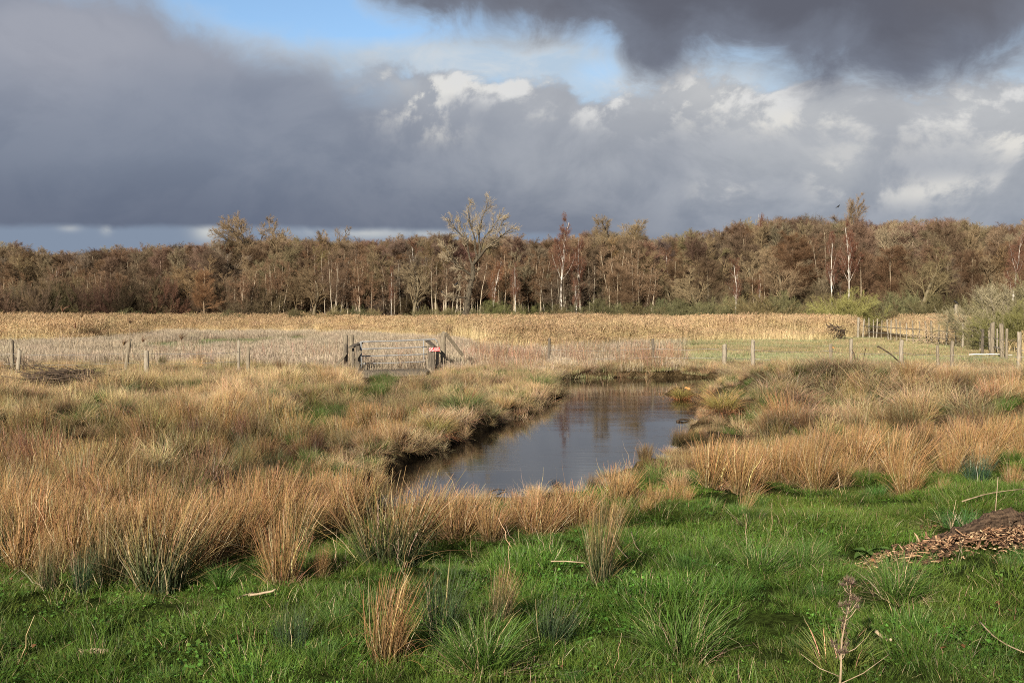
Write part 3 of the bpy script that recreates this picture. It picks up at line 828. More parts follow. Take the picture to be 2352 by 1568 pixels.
for nm, lab, cc, sel, s0 in (('straw_grass', 'pale straw coloured dead grass standing on the banks', C_STRAW, iss, 0.85),
                             ('lodged_grass', 'flattened matted dead grass lying in swirls on the banks', C_MAT, lodged, 0.9)):
    xs, ys = x[sel], y[sel]; ns = len(xs)
    tint = tintv(rs, ns, -0.17, 0.16, 0.04) + (1.4 * (fbm(xs, ys, 0.5, 91) - 0.5))[:, None]
    tint[:, 1] += 0.12 * (fbm(xs, ys, 0.3, 93) - 0.5)
    if nm == 'straw_grass': tint[:, 2] -= 0.05
    hs = s0 * np.clip(0.75 + 0.7 * (fbm(xs, ys, 0.45, 95) - 0.35), 0.45, 1.2) * rs.uniform(0.8, 1.2, ns)
    hs = np.where(ys > 36, hs * 0.85, hs) * (0.62 + 0.38 * sstep(sd[sel], 0.3, 1.8)) * (1 - 0.35 * water_behind(xs, ys)) * np.where((xs > 3) & (ys > 16), 1.2, 1.0)
    scatter(nm, lab, 'dead grass', cc, xs, ys, hs, tint, 0.12, rng=rs)
# low grass under and between (keeps soil from showing), greener in places
x, y = polar(rs, 8.5, 46, 5.0)
m, pxx, pyy, sd = bank_mask(x, y)
tr = in_poly(pxx, pyy, TRACK) | in_poly(pxx, pyy, MOUNDG)
g = fbm(x, y, 0.4, 97)
k = (m & (g > 0.52) & (rs.random(len(x)) < 0.6)) | (tr & (sd > 0.3))
x, y = x[k], y[k]
scatter('rough_green_grass', 'rough green grass along the track to the gate and between the dead tufts', 'grass', C_GTUS, x, y, rs.uniform(0.5, 1.1, len(x)),
        tintv(rs, len(x), -0.15, 0.15, 0.05) + np.array([0.25, -0.05, 0.1]), 0.1, rng=rs)

# beyond the fence
x, y = polar(rs, 36, 145, 1.35)
pxx, pyy = proj(x, y, np.zeros_like(x))
notpool = sdist(x, y, POOL) > 0.2
reed_line = np.interp(pxx, [-600, 0, 150, 350, 560, 780, 1040, 1100, 1250, 1400, 1550, 1600, 1700, 1830, 1950, 1985, 2000, 2080, 2150, 2250, 2350, 3000],
                      [800, 788, 790, 768, 766, 766, 778, 796, 802, 798, 788, 783, 782, 786, 778, 760, 752, 768, 782, 800, 815, 860])
reed_line = reed_line + (vnoise(x, y, 0.25, 101) - 0.5) * 8
isreed = (pyy < reed_line) & (y < 118) & notpool
k = isreed & (rs.random(len(x)) < np.where(y < 75, 1.0, 0.75)) & ~((np.abs(pxx - 1063) < 17) & (y > 84) & (y < 93))
xs, ys = x[k], y[k]; ns = len(xs)
ht = 0.92 + 0.25 * (fbm(xs, ys, 0.08, 105) - 0.5) * 2
fe = sstep(reed_line[k] - pyy[k], 0, 7); ht = (0.45 + 0.55 * fe) * ht * rs.uniform(0.85, 1.12, ns)
s3 = np.stack([np.ones(ns) * 1.15, np.ones(ns) * 1.15, ht], 1)
tint = tintv(rs, ns, 0.0, 0.07, 0.025) + (0.5 * (fbm(xs, ys * 2, 0.06, 107) - 0.5))[:, None]
tint[:, 2] -= 0.06
reedbed = scatter('reed_bed', 'broad bed of dry golden reeds with brown plumes before the wood', 'reeds', C_REED, xs, ys, s3, tint, 0.05, rot=rs.normal(0, 0.45, ns), rng=rs)
k = ~isreed & notpool & (pxx < 1560) & (pyy < fence_line(pxx) + 3)
green_strip = in_poly(pxx, pyy, [(330, 790), (520, 780), (760, 770), (760, 778), (560, 796), (420, 806), (300, 806)])
k &= ~(green_strip & (rs.random(len(x)) < 0.9))
k &= (pxx < 1080) | (rs.random(len(x)) < 0.5)
xs, ys = x[k], y[k]; ns = len(xs)
tint = tintv(rs, ns, -0.02, 0.08, 0.02) + (0.6 * (fbm(xs, ys, 0.12, 111) - 0.5))[:, None]
scatter('reed_stubble', 'pale greyish stubble of cut reeds behind the fence', 'reed stubble', C_STUB, xs, ys, rs.uniform(0.75, 1.15, ns), tint, 0.05, rng=rs)
x2, y2 = polar(rs, 36, 52, 2.4); p2x, p2y = proj(x2, y2, np.zeros_like(x2))
k = (p2y < fence_line(p2x) + 4) & (p2x < 1570) & (p2y > 770) & (sdist(x2, y2, POOL) > 0.25)
stubz = k.copy()
xs, ys = x2[k], y2[k]; ns = len(xs)
k2 = (p2x[k] < 1080)
scatter('near_reed_stubble', 'taller pale reed stubble and stalks close behind the fence', 'reed stubble', C_STUB, xs[k2], ys[k2], rs.uniform(0.8, 1.3, k2.sum()), tintv(rs, k2.sum(), -0.05, 0.1, 0.03), 0.08, rng=rs)
k2 = (p2x[k] >= 1080) & (p2y[k] > np.interp(p2x[k], [1080, 1560], [775, 790])) & (rs.random(ns) < 0.9)
k3 = ((p2x[k] < 1080) & (rs.random(ns) < 0.06))
k2 &= (rs.random(ns) < 0.6)
kk = k2 | k3
scatter('dead_herbs', 'reddish brown dead herb stalks between the gate and the pool', 'dead herbs', C_HERB, xs[kk], ys[kk], rs.uniform(0.4, 0.95, kk.sum()), tintv(rs, kk.sum(), 0.05, 0.15, 0.04), 0.08, rng=rs)
# bank beyond the pool
x3, y3 = polar(rs, 37, 47, 8.0); p3x, p3y, sd3 = zone(x3, y3)
k = (p3y < fence_line(p3x) + 4) & (p3x > 1040) & (p3x < 2500) & (sd3 > 0.0) & (sd3 < 3.2)
xs, ys = x3[k], y3[k]
scatter('far_bank_grass', 'tangled dead grass hanging over the far end of the pool', 'dead grass', C_MAT, xs, ys, rs.uniform(0.45, 0.75, k.sum()), tintv(rs, k.sum(), -0.1, 0.15, 0.04), 0.15, rng=rs)
# meadow
x, y = polar(rs, 40, 82, 2.2)
pxx, pyy = proj(x, y, np.zeros_like(x))
rl = np.interp(pxx, [1250, 1400, 1550, 1600, 1700, 1830, 1950, 1985, 2000, 2080, 2150, 2250, 2350, 3000], [836, 830, 800, 785, 782, 786, 778, 760, 752, 768, 782, 800, 815, 860])
k = (pxx > 1230) & (pyy > rl - 2) & (pyy < fence_line(pxx) + 12) & ((pxx > 1540) | (pyy > 845) & (pyy < 866))
xs, ys = x[k], y[k]; ns = len(xs)
tint = tintv(rs, ns, 0.0, 0.09, 0.03) + (0.6 * (fbm(xs, ys * 1.5, 0.18, 121) - 0.5))[:, None]
tint[:, 0] += 0.22 * sstep(fbm(xs, ys, 0.11, 123), 0.42, 0.62)
scatter('meadow_grass', 'grazed pale green marsh grass beyond the pool', 'grass', C_MEAD, xs, ys, rs.uniform(0.7, 1.15, ns), tint, 0.05, rng=rs)
gsx = green_strip_pts = None
x, y = polar(rs, 45, 90, 1.6); pxx, pyy = proj(x, y, np.zeros_like(x))
k = in_poly(pxx, pyy, [(330, 790), (520, 780), (760, 770), (760, 778), (560, 796), (420, 806), (300, 806)])
scatter('wet_green_strip', 'thin green strip of low grass crossing the cut stubble', 'grass', C_MEAD, x[k], y[k], rs.uniform(0.7, 1.1, k.sum()), tintv(rs, k.sum(), -0.3, 0.1, 0.04), 0.05, rng=rs)

# grass hanging over the edge of the banks
x, y = polar(rs, 10, 46, 9.0); pxx, pyy, sd = zone(x, y)
k = (sd > -0.18) & (sd < 0.65) & ((water_behind(x, y) < 0.5) | (vnoise(x, y, 1.5, 301) > 0.42)) & ((pyy < 1165) | (rs.random(len(x)) < 0.35))
x, y, pyy = x[k], y[k], pyy[k]
tint = tintv(rs, len(x), 0.06, 0.16, 0.05) + (0.6 * (fbm(x, y, 0.8, 191) - 0.5))[:, None]
scatter('bank_edge_grass', 'brown grass hanging over the water edge of the pool', 'dead grass', variants('bank_edge', straws[:3] + mats_[:3]), x, y, rs.uniform(0.4, 0.75, len(x)) * (1 - 0.5 * water_behind(x, y)) * np.where((pyy > 1030) & (x < 0), 0.8, 1.0), tint, 0.22, rng=rs)

# stray dry stalks standing in the turf
stk = []
for k in range(4):
    stk.append(V_('dry_stalks', [blades(rg, 5 + k, 0.14, (0.15, 0.5), (0.0, 1.3), (-0.2, 0.9), (0.003, 0.006), STRAW_D, (0.55, 0.44, 0.28), 6, 0.3, jitter=0.008, tipw=0.6)], M_DRY))
x, y = polar(rs, 5, 18, 1.6); pxx, pyy, sd = zone(x, y)
k = (pyy > lawn_line(pxx) - 10) & (fbm(x, y, 0.7, 201) > 0.42)
x, y = x[k], y[k]
scatter('stray_stalks', 'stray dry stalks poking from the green turf', 'dead stalks', variants('stalk_kinds', stk), x, y, rs.uniform(0.4, 0.85, len(x)), tintv(rs, len(x), -0.1, 0.2), 0.1, rng=rs)
#@@TREES
# ------------------------------------------------------------------ trees
def grow(rng, P0, D0, L, K, trop, jit, r0, r1, up=(0, 0, 1)):
    """M branches from P0 along D0; L [M]; returns points [M,K,3], radii [M,K]"""
    M = len(P0); C = np.zeros((M, K, 3)); C[:, 0] = P0; D = D0.copy()
    up = np.array(up, float)
    for k in range(1, K):
        C[:, k] = C[:, k - 1] + D * (L / (K - 1))[:, None]
        D = D + up * trop + rng.normal(0, jit, (M, 3)); D /= np.linalg.norm(D, axis=1, keepdims=True)
    t = np.linspace(0, 1, K)[None, :]
    return C, r0[:, None] * (1 - t) + r1[:, None] * t


def sprout(rng, C, Rr, n, t0, t1, a0, a1, l0, l1, K, trop, jit, rr, tip=0.25, lenfall=0.5, up=(0, 0, 1), rmin=0.002, Lpar=None, tpow=1.0):
    M, Kp, _ = C.shape
    idx = np.repeat(np.arange(M), n); m = len(idx)
    t = t0 + (t1 - t0) * rng.random(m) ** tpow
    f = t * (Kp - 1); i = np.minimum(f.astype(int), Kp - 2); w = (f - i)[:, None]
    p = C[idx, i] * (1 - w) + C[idx, i + 1] * w
    T = C[idx, i + 1] - C[idx, i]; T /= np.linalg.norm(T, axis=1, keepdims=True) + 1e-9
    rp = Rr[idx, i] * (1 - w[:, 0]) + Rr[idx, i + 1] * w[:, 0]
    u = np.cross(T, rng.normal(0, 1, (m, 3))); u /= np.linalg.norm(u, axis=1, keepdims=True) + 1e-9
    a = rng.uniform(a0, a1, m)[:, None]
    D = T * np.cos(a) + u * np.sin(a)
    if Lpar is None: Lpar = np.linalg.norm(C[:, -1] - C[:, 0], axis=1)
    L = Lpar[idx] * rng.uniform(l0, l1, m) * (1 - lenfall * (t - t0) / max(t1 - t0, 1e-6))
    r = np.maximum(rp * rr, rmin)
    return grow(rng, p, D, L, K, trop, jit, r, np.maximum(r * tip, rmin * 0.5), up)


def colr(C, c, rng, var=0.12):
    M, K, _ = C.shape
    return np.array(c)[None, None, :] * np.exp(rng.normal(0, var, (M, 1, 1))) + np.zeros((M, K, 3))


def norm(v): return v / np.linalg.norm(v, axis=-1, keepdims=True)


def tree_meshes(rng, kind):
    """returns (trunk mesh data, crown mesh data) for a tree about 10 m high"""
    up1 = np.array([[0., 0, 1]])
    if kind == 'alder':
        h = 10.0; T, Rt = grow(rng, np.zeros((1, 3)), up1 + rng.normal(0, .04, (1, 3)), np.array([h]), 9, 0.02, 0.03, np.array([0.11]), np.array([0.02]))
        B, Rb = sprout(rng, T, Rt, 40, 0.34, 1.0, 0.7, 1.25, 0.20, 0.32, 5, 0.07, 0.08, 0.34, lenfall=0.62)
        C1, R1 = sprout(rng, B, Rb, 14, 0.1, 1.0, 0.35, 0.8, 0.4, 0.75, 4, 0.09, 0.10, 0.55, rmin=0.010)
        C2, R2 = sprout(rng, C1, R1, 15, 0.1, 1.0, 0.25, 0.8, 0.6, 1.4, 3, 0.06, 0.09, 0.6, rmin=0.0055)
        tc_, bc_, wc = (0.40, 0.35, 0.27), (0.24, 0.185, 0.135), (0.265, 0.198, 0.148)
        trunk = [(T, Rt, 7, tc_)]; crown = [(B, Rb, 4, bc_), (C1, R1, 3, wc), (C2, R2, 3, wc)]
    elif kind == 'birch':
        h = 10.0; T, Rt = grow(rng, np.zeros((1, 3)), up1 + rng.normal(0, .05, (1, 3)), np.array([h]), 11, 0.02, 0.05, np.array([0.12]), np.array([0.02]))
        B, Rb = sprout(rng, T, Rt, 16, 0.28, 0.98, 0.35, 0.75, 0.22, 0.40, 7, 0.10, 0.07, 0.45, lenfall=0.6)
        C1, R1 = sprout(rng, B, Rb, 16, 0.25, 1.0, 0.4, 1.0, 0.25, 0.5, 4, -0.02, 0.10, 0.45, rmin=0.009)
        C2, R2 = sprout(rng, C1, R1, 16, 0.1, 1.0, 0.3, 1.0, 0.6, 1.1, 4, -0.30, 0.08, 0.6, rmin=0.007)
        tc_, wc = (0.74, 0.70, 0.64), (0.25, 0.155, 0.12)
        trunk = [(T, Rt, 7, tc_), (B, Rb, 4, (0.60, 0.55, 0.48))]; crown = [(C1, R1, 3, (0.26, 0.19, 0.15)), (C2, R2, 3, wc)]
    elif kind == 'oak':
        h = 7.0; T, Rt = grow(rng, np.zeros((1, 3)), up1 + rng.normal(0, .1, (1, 3)), np.array([h]), 8, 0.0, 0.09, np.array([0.24]), np.array([0.09]))
        B, Rb = sprout(rng, T, Rt, 15, 0.34, 1.0, 0.35, 0.9, 0.42, 0.62, 7, 0.11, 0.12, 0.5, lenfall=0.3)
        C1, R1 = sprout(rng, B, Rb, 9, 0.2, 1.0, 0.4, 1.0, 0.3, 0.55, 5, 0.04, 0.14, 0.5, rmin=0.010)
        C2, R2 = sprout(rng, C1, R1, 9, 0.12, 1.0, 0.3, 0.8, 0.4, 0.75, 4, 0.09, 0.11, 0.55, rmin=0.009)
        C3, R3 = sprout(rng, C2, R2, 7, 0.1, 1.0, 0.25, 0.7, 0.6, 1.2, 3, 0.06, 0.09, 0.6, rmin=0.0055)
        tc_, wc = (0.23, 0.20, 0.14), (0.33, 0.28, 0.20)
        trunk = [(T, Rt, 8, tc_)]; crown = [(B, Rb, 5, tc_), (C1, R1, 4, (0.36, 0.31, 0.22)), (C2, R2, 3, wc), (C3, R3, 3, wc)]
    elif kind == 'poplar':
        h = 10.5; T, Rt = grow(rng, np.zeros((1, 3)), up1 + rng.normal(0, .04, (1, 3)), np.array([h]), 9, 0.02, 0.04, np.array([0.17]), np.array([0.025]))
        B, Rb = sprout(rng, T, Rt, 34, 0.22, 0.98, 0.35, 0.85, 0.25, 0.45, 6, 0.13, 0.06, 0.4, lenfall=0.6)
        C1, R1 = sprout(rng, B, Rb, 12, 0.2, 1.0, 0.35, 0.8, 0.3, 0.5, 4, 0.10, 0.09, 0.5, rmin=0.010)
        C2, R2 = sprout(rng, C1, R1, 15, 0.12, 1.0, 0.25, 0.7, 0.5, 1.1, 3, 0.08, 0.09, 0.6, rmin=0.006)
        tc_, wc = (0.33, 0.29, 0.21), (0.37, 0.315, 0.225)
        trunk = [(T, Rt, 7, tc_)]; crown = [(B, Rb, 4, tc_), (C1, R1, 3, wc), (C2, R2, 3, wc)]
    elif kind == 'sapling':          # a clump of thin pale poles with reddish twigs
        m = 9; P0 = np.concatenate([rng.normal(0, 0.8, (m, 2)), np.zeros((m, 1))], 1); D0 = norm(np.concatenate([P0[:, :2] * 0.05 + rng.normal(0, .05, (m, 2)), np.ones((m, 1))], 1))
        T, Rt = grow(rng, P0, D0, rng.uniform(5.5, 9.5, m), 8, 0.03, 0.035, rng.uniform(0.045, 0.08, m), np.full(m, 0.01))
        B, Rb = sprout(rng, T, Rt, 17, 0.42, 1.0, 0.35, 0.8, 0.12, 0.26, 4, 0.08, 0.08, 0.45, lenfall=0.5)
        C1, R1 = sprout(rng, B, Rb, 9, 0.15, 1.0, 0.35, 0.9, 0.35, 0.7, 3, 0.05, 0.10, 0.6, rmin=0.009)
        C2, R2 = sprout(rng, C1, R1, 7, 0.15, 1.0, 0.35, 0.9, 0.5, 0.9, 3, 0.03, 0.10, 0.6, rmin=0.007)
        tc_, wc = (0.58, 0.52, 0.42), (0.30, 0.22, 0.165)
        trunk = [(T, Rt, 5, tc_)]; crown = [(B, Rb, 3, (0.25, 0.17, 0.12)), (C1, R1, 3, wc), (C2, R2, 3, wc)]
    elif kind == 'shrub':            # a domed bush of fine shoots, about 3 m high and 5 m wide
        m = 40; a = rng.uniform(0, 2 * PI, m); ti = rng.uniform(0.05, 1.25, m)
        P0 = np.stack([np.cos(a) * 0.5 * ti, np.sin(a) * 0.5 * ti, 0 * a], 1); D0 = np.stack([np.cos(a) * np.sin(ti), np.sin(a) * np.sin(ti), np.cos(ti)], 1)
        T, Rt = grow(rng, P0, D0, rng.uniform(2.0, 3.0, m), 6, 0.07, 0.09, rng.uniform(0.02, 0.04, m), np.full(m, 0.008))
        C1, R1 = sprout(rng, T, Rt, 16, 0.15, 1.0, 0.3, 0.9, 0.25, 0.5, 4, 0.10, 0.10, 0.5, rmin=0.008)
        C2, R2 = sprout(rng, C1, R1, 18, 0.1, 1.0, 0.3, 0.9, 0.35, 0.7, 3, 0.12, 0.10, 0.6, rmin=0.006)
        tc_, wc = (0.20, 0.18, 0.13), (0.235, 0.22, 0.125)
        trunk = [(T, Rt, 4, tc_)]; crown = [(C1, R1, 3, wc), (C2, R2, 3, wc)]

    def build(ps):
        return join([tubes(C, Rr, s, colr(C, c, rng)) for C, Rr, s, c in ps])
    return build(trunk), build(crown)


def make_tree_proto(rng, kind, nm, trunk_name='trunk', crown_name='crown'):
    (a, b) = tree_meshes(rng, kind)
    mt = new_mesh(nm + '_' + trunk_name, *a[:2], M_TWIG, a[2]); mc = new_mesh(nm + '_' + crown_name, *b[:2], M_TWIG, b[2])
    top = float(np.percentile(b[0][:, 2], 99.5))
    return mt, mc, top


rt = np.random.default_rng(5)
KINDS_T = {}
for kind, nv, nm in (('alder', 4, 'alder_tree'), ('birch', 3, 'birch_tree'), ('oak', 4, 'bare_oak_tree'), ('poplar', 3, 'poplar_tree'), ('sapling', 3, 'sapling_clump'), ('shrub', 3, 'willow_shrub')):
    KINDS_T[kind] = [(nm,) + make_tree_proto(rt, kind, nm) for k in range(nv)]


def skyline(X):
    return np.interp(X, [-800, 0, 60, 200, 330, 480, 540, 690, 720, 800, 900, 1000, 1060, 1180, 1230, 1290, 1340, 1380, 1450, 1500, 1600, 1700, 1760, 1850, 1930, 2000, 2200, 2300, 2352, 3200],
                     [545, 545, 572, 568, 556, 556, 545, 540, 545, 548, 540, 532, 540, 530, 548, 540, 530, 528, 530, 540, 528, 512, 500, 495, 502, 502, 500, 515, 508, 500])


FOREST = (0.84, 0.755, 0.66)


def place_tree(kind, x, y, h, color, rng, label, cat, group, variant=None, wide=1.0, rz=None, name=None):
    nm, mt, mc, top = KINDS_T[kind][rng.integers(0, len(KINDS_T[kind])) if variant is None else variant]
    s = h / top
    t = thing(name or nm, label, cat, (x, y, Hs(x, y) - 0.05), rng.uniform(0, 2 * PI) if rz is None else rz, group)
    t.scale = (s * wide, s * wide, s)
    color = tuple(np.array(color) * np.array(FOREST)) if kind != 'shrub' else color
    a = link('trunk' if kind not in ('shrub', 'sapling') else 'stems', mt, t); b_ = link('crown', mc, t)
    a.color = (1, 1, 1, 1) if kind == 'birch' else (*[min(1.6, (c + 1) / 2) for c in color], 1); b_.color = (*color, 1)
    return t


def at_px(X, Ytop, y):
    """x and height of a tree at depth y whose top shows at (X, Ytop)"""
    q = P(X, Ytop, y); return q.x, q.z


# named, distinct trees first: (kind, X, Ytop, depth, colour, wide, variant, label, category)
SPECIAL = [
    ('oak', 575, 492, 124, (1.12, 1.1, 1.1), 1.15, 0, 'tall bare spreading tree with pale crown left of centre above the wood', 'tree'),
    ('oak', 668, 496, 126, (1.12, 1.1, 1.08), 1.0, 1, 'narrower tall bare tree just right of the tallest pale crown', 'tree'),
    ('oak', 752, 520, 124, (0.9, 0.85, 0.8), 1.0, 2, 'bare tree with a small tufted top against the light sky strip', 'tree'),
    ('oak', 812, 560, 116, (0.95, 0.95, 0.9), 1.1, 3, 'gnarled grey bare tree with twisted limbs at the wood edge', 'tree'),
    ('birch', 1290, 488, 112, (1.0, 0.9, 0.9), 0.75, 0, 'tall white birch with drooping reddish crown right of the lone tree', 'tree'),
    ('birch', 1322, 545, 113, (1.0, 0.9, 0.9), 0.75, 1, 'shorter white birch leaning beside the tallest birch', 'tree'),
    ('poplar', 1385, 497, 121, (1.05, 1.05, 1.0), 1.3, 0, 'pale yellow tinged bare poplar right of the two birches', 'tree'),
    ('poplar', 1440, 505, 122, (1.05, 1.05, 1.0), 1.4, 1, 'rounded pale bare poplar beside the yellow tinged one', 'tree'),
    ('birch', 1325, 640, 110, (1.0, 0.9, 0.9), 0.8, 2, 'small white birch at the foot of the tall birches', 'tree'),
    ('birch', 1745, 490, 128, (1.0, 0.9, 0.9), 0.5, 1, 'slim birch with a small reddish top poking from the right wood', 'tree'),
    ('poplar', 1962, 447, 132, (1.1, 1.05, 1.05), 1.0, 2, 'tallest pale poplar rising above the wood on the right', 'tree'),
    ('birch', 1950, 500, 112, (1.0, 0.85, 0.85), 0.6, 0, 'white birch with purple brown twigs below the tallest poplar', 'tree'),
    ('birch', 1912, 530, 111, (1.0, 0.9, 0.9), 0.6, 2, 'slender leaning white birch left of the birch below the poplar', 'tree'),
    ('oak', 1805, 570, 110, (1.1, 1.05, 1.05), 1.2, 1, 'low pale bare tree spreading in front of the reddish alders', 'tree'),
    ('oak', 2110, 560, 108, (0.95, 1.0, 0.9), 1.2, 3, 'grey green bare tree with a leaning white limb', 'tree'),
    ('birch', 2325, 535, 100, (1.0, 0.9, 0.9), 0.8, 1, 'white stemmed birch at the right end of the wood', 'tree'),
    ('oak', 1000, 545, 114, (0.8, 0.78, 0.7), 1.0, 2, 'yellowish bare tree standing close behind the lone tree', 'tree'),
    ('birch', 1185, 600, 112, (1.0, 0.9, 0.9), 0.6, 0, 'small forked white birch between lone tree and tall birches', 'tree'),
    ('birch', 1690, 610, 108, (1.0, 0.9, 0.9), 0.45, 2, 'thin young white birch before the dark alders', 'tree'),
    ('birch', 1744, 640, 107, (1.0, 0.9, 0.9), 0.4, 0, 'thinnest little birch standing in the olive scrub', 'tree'),
    ('birch', 898, 610, 111, (0.9, 0.8, 0.75), 0.4, 2, 'bright white bare birch stem in the dark middle of the wood', 'tree'),
]
taken = []
for kind, X, Yt, d, colr_, wide, var, lab, cat in SPECIAL:
    x_, h_ = at_px(X, Yt, d)
    place_tree(kind, x_, d, h_, colr_, rt, lab, cat, None, var, wide); taken.append((x_, d))

labels = {'alder': ('reddish brown bare alder massed in the long wood', 'bare alders of the wood'),
          'oak': ('olive brown bare broad crowned tree massed in the wood', 'broad bare trees of the wood'),
          'poplar': ('pale tan bare poplar massed in the back of the wood', 'pale poplars of the wood'),
          'sapling': ('clump of thin pale stemmed saplings along the wood edge', 'sapling clumps along the wood edge'),
          'birch': ('thin white stemmed birch scattered through the wood', 'scattered birches of the wood'),
          'shrub': ('olive green domed willow bush at the foot of the wood', 'willow bushes along the wood edge')}
rows = [(113, 2.7), (117, 2.6), (122, 3.0), (128, 3.6), (136, 4.6)]
n_t = 0
for ri, (d, step) in enumerate(rows):
    half = d * 0.475 + (3 if ri < 3 else 0)
    x_ = -half + rt.uniform(0, step)
    while x_ < half:
        dd = d + rt.uniform(-2, 2); X = 1176 + FPX * x_ / dd
        bare = 1180 < X < 1250
        ysky = float(skyline(X)) + rt.uniform(-9, 20)
        ytop = ysky + (44, 26, 14, 4, 0)[ri] * (1.0 if X < 1500 else 1.3) + rt.uniform(0, 24 if ri < 2 else 10)
        h_ = P(X, ytop, dd).z
        r_ = rt.random()
        if X < 520: kind = 'alder' if r_ < 0.45 else ('sapling' if (r_ < 0.9 if ri == 0 else r_ < 0.75) and ri < 3 else ('birch' if r_ < 0.80 else 'oak'))
        elif X < 1250: kind = ('sapling' if ri < 2 and r_ < 0.66 else ('alder' if r_ < 0.5 else ('oak' if r_ < 0.88 else 'birch')))
        elif X < 1950: kind = ('sapling' if ri < 2 and r_ < 0.2 else ('alder' if r_ < 0.66 else ('oak' if r_ < 0.94 else 'birch')))
        else: kind = ('alder' if r_ < (0.55 if ri < 3 else 0.1) else ('poplar' if ri > 1 and r_ < 0.9 else ('oak' if r_ < 0.95 else 'birch')))
        v = np.exp(rt.normal(0, 0.14)); hue = rt.normal(0, 0.06)
        warm = 1 + 0.12 * (float(vnoise(x_, dd, 0.06, 130)) - 0.5)
        c_ = (v * warm * (1 + hue), v, v * (1 - hue) * 0.97)
        place_tree(kind, x_, dd, h_, c_, rt, *((labels[kind][0], 'tree', labels[kind][1])), wide=rt.uniform(1.0, 1.4) * (0.7 if kind == 'birch' else 1))
        n_t += 1
        x_ += step * rt.uniform(0.75, 1.25)

# scrub along the foot of the wood
SHRUBS = [(1945, 665, 100, 0.95, (1.55, 1.6, 1.05), 'rounded yellow green willow bush glowing at the foot of the right wood'),
          (2290, 655, 62, 1.0, (1.9, 1.8, 2.1), 'grey silvery catkin willow at the right edge above the fence'),
          (2375, 638, 60, 1.1, (1.35, 1.3, 1.3), 'darker willow bush cut by the right edge of the view'),
          (2335, 690, 57, 0.9, (1.1, 1.15, 0.8), 'greenish lower bush at the right end of the far fence'),
          (1130, 690, 108, 1.0, (0.7, 0.8, 0.55), 'dark green bush right of the lone tree trunk'),
          (1225, 702, 107, 0.9, (1.0, 1.1, 0.75), 'low olive bush below the forked birch')]
for X, Yt, d, wide, c_, lab in SHRUBS:
    x_, h_ = at_px(X, Yt, d)
    place_tree('shrub', x_, d, h_, c_, rt, lab, 'bush', None, wide=wide * 1.15)
for i in range(46):
    X = -200 + 2700 * (i + rt.uniform(0, 1)) / 46
    d = rt.uniform(104, 111)
    Yt = np.interp(X, [0, 800, 1300, 1600, 1750, 2000, 2350], [712, 702, 694, 690, 668, 680, 680]) + rt.uniform(-8, 10)
    h_ = P(X, Yt, d).z; x_ = P(X, Yt, d).x
    v = np.exp(rt.normal(0, 0.2)); w_ = rt.uniform(0, 1)
    if X < 820 and rt.random() < 0.55: continue
    c_ = (v * (0.8 + 0.25 * w_), v * 0.9, v * 0.8)
    place_tree('shrub', x_, d, max(h_, 1.4), c_, rt, labels['shrub'][0], 'bush', labels['shrub'][1], wide=rt.uniform(0.9, 1.5))

# the depth of the wood behind the trees one can tell apart
def wood_variants():
    out = []
    for kd in ('alder', 'oak', 'poplar', 'alder'):
        for (nm, mt, mc, top) in KINDS_T[kd][:2]:
            V = []; F = []; C = []; n0 = 0
            for me in (mt, mc):
                v = np.empty(len(me.vertices) * 3, np.float32); me.vertices.foreach_get('co', v)
                f = np.empty(len(me.polygons) * 4, np.int32); me.polygons.foreach_get('vertices', f)
                c = np.empty(len(me.vertices) * 4, np.float32); me.attributes['col'].data.foreach_get('color', c)
                V.append(v.reshape(-1, 3) / top); F.append(f.reshape(-1, 4) + n0); C.append(c.reshape(-1, 4)[:, :3]); n0 += len(me.vertices)
            out.append(new_mesh('wood_tree', np.concatenate(V), np.concatenate(F), M_TWIG, np.concatenate(C)))
    return out


x, y = [], []
for d in (121, 126, 131, 137, 144, 152, 160):
    xx = np.arange(-d * 0.62, d * 0.62, 2.3); xx = xx + rt.uniform(-1, 1, len(xx)); x.append(xx); y.append(d + rt.uniform(-2.5, 2.5, len(xx)))
x = np.concatenate(x); y = np.concatenate(y)
X = 1176 + FPX * x / y; hh_ = CAMZ + (696 - (skyline(X) + rt.uniform(3, 26, len(x)))) / FPX * y
hh_ = np.maximum(hh_, 4.0)
w_ = hh_ * rt.uniform(1.0, 1.4, len(x))
tn = tintv(rt, len(x), -0.05, 0.14, 0.04) + np.array([-0.14, -0.20, -0.26]); tn += np.where(X > 1950, 0.15, 0.0)[:, None]
scatter('far_wood', 'depth of the bare winter wood behind its front trees', 'wood', variants('wood_trees', wood_variants()), x, y, np.stack([w_, w_, hh_], 1), tn, 0.02, z=np.zeros(len(x)), rng=rt)
x, y = polar(rt, 116, 150, 0.16)
sh = []
for k in range(2):
    a_, b_ = tree_meshes(rt, 'shrub'); Vv, Ff, Cc = join([a_, b_]); sh.append(new_mesh('thicket', Vv, Ff, M_TWIG, Cc * np.array([0.95, 0.78, 0.85])))
scatter('undergrowth', 'brown twiggy undergrowth filling the foot of the wood', 'undergrowth', variants('undergrowth_kinds', sh), x, y, np.stack([rt.uniform(.8, 1.3, len(x)), rt.uniform(.8, 1.3, len(x)), rt.uniform(.9, 1.7, len(x))], 1), tintv(rt, len(x), -.22, .15, .05), 0.03, z=np.zeros(len(x)), rng=rt)
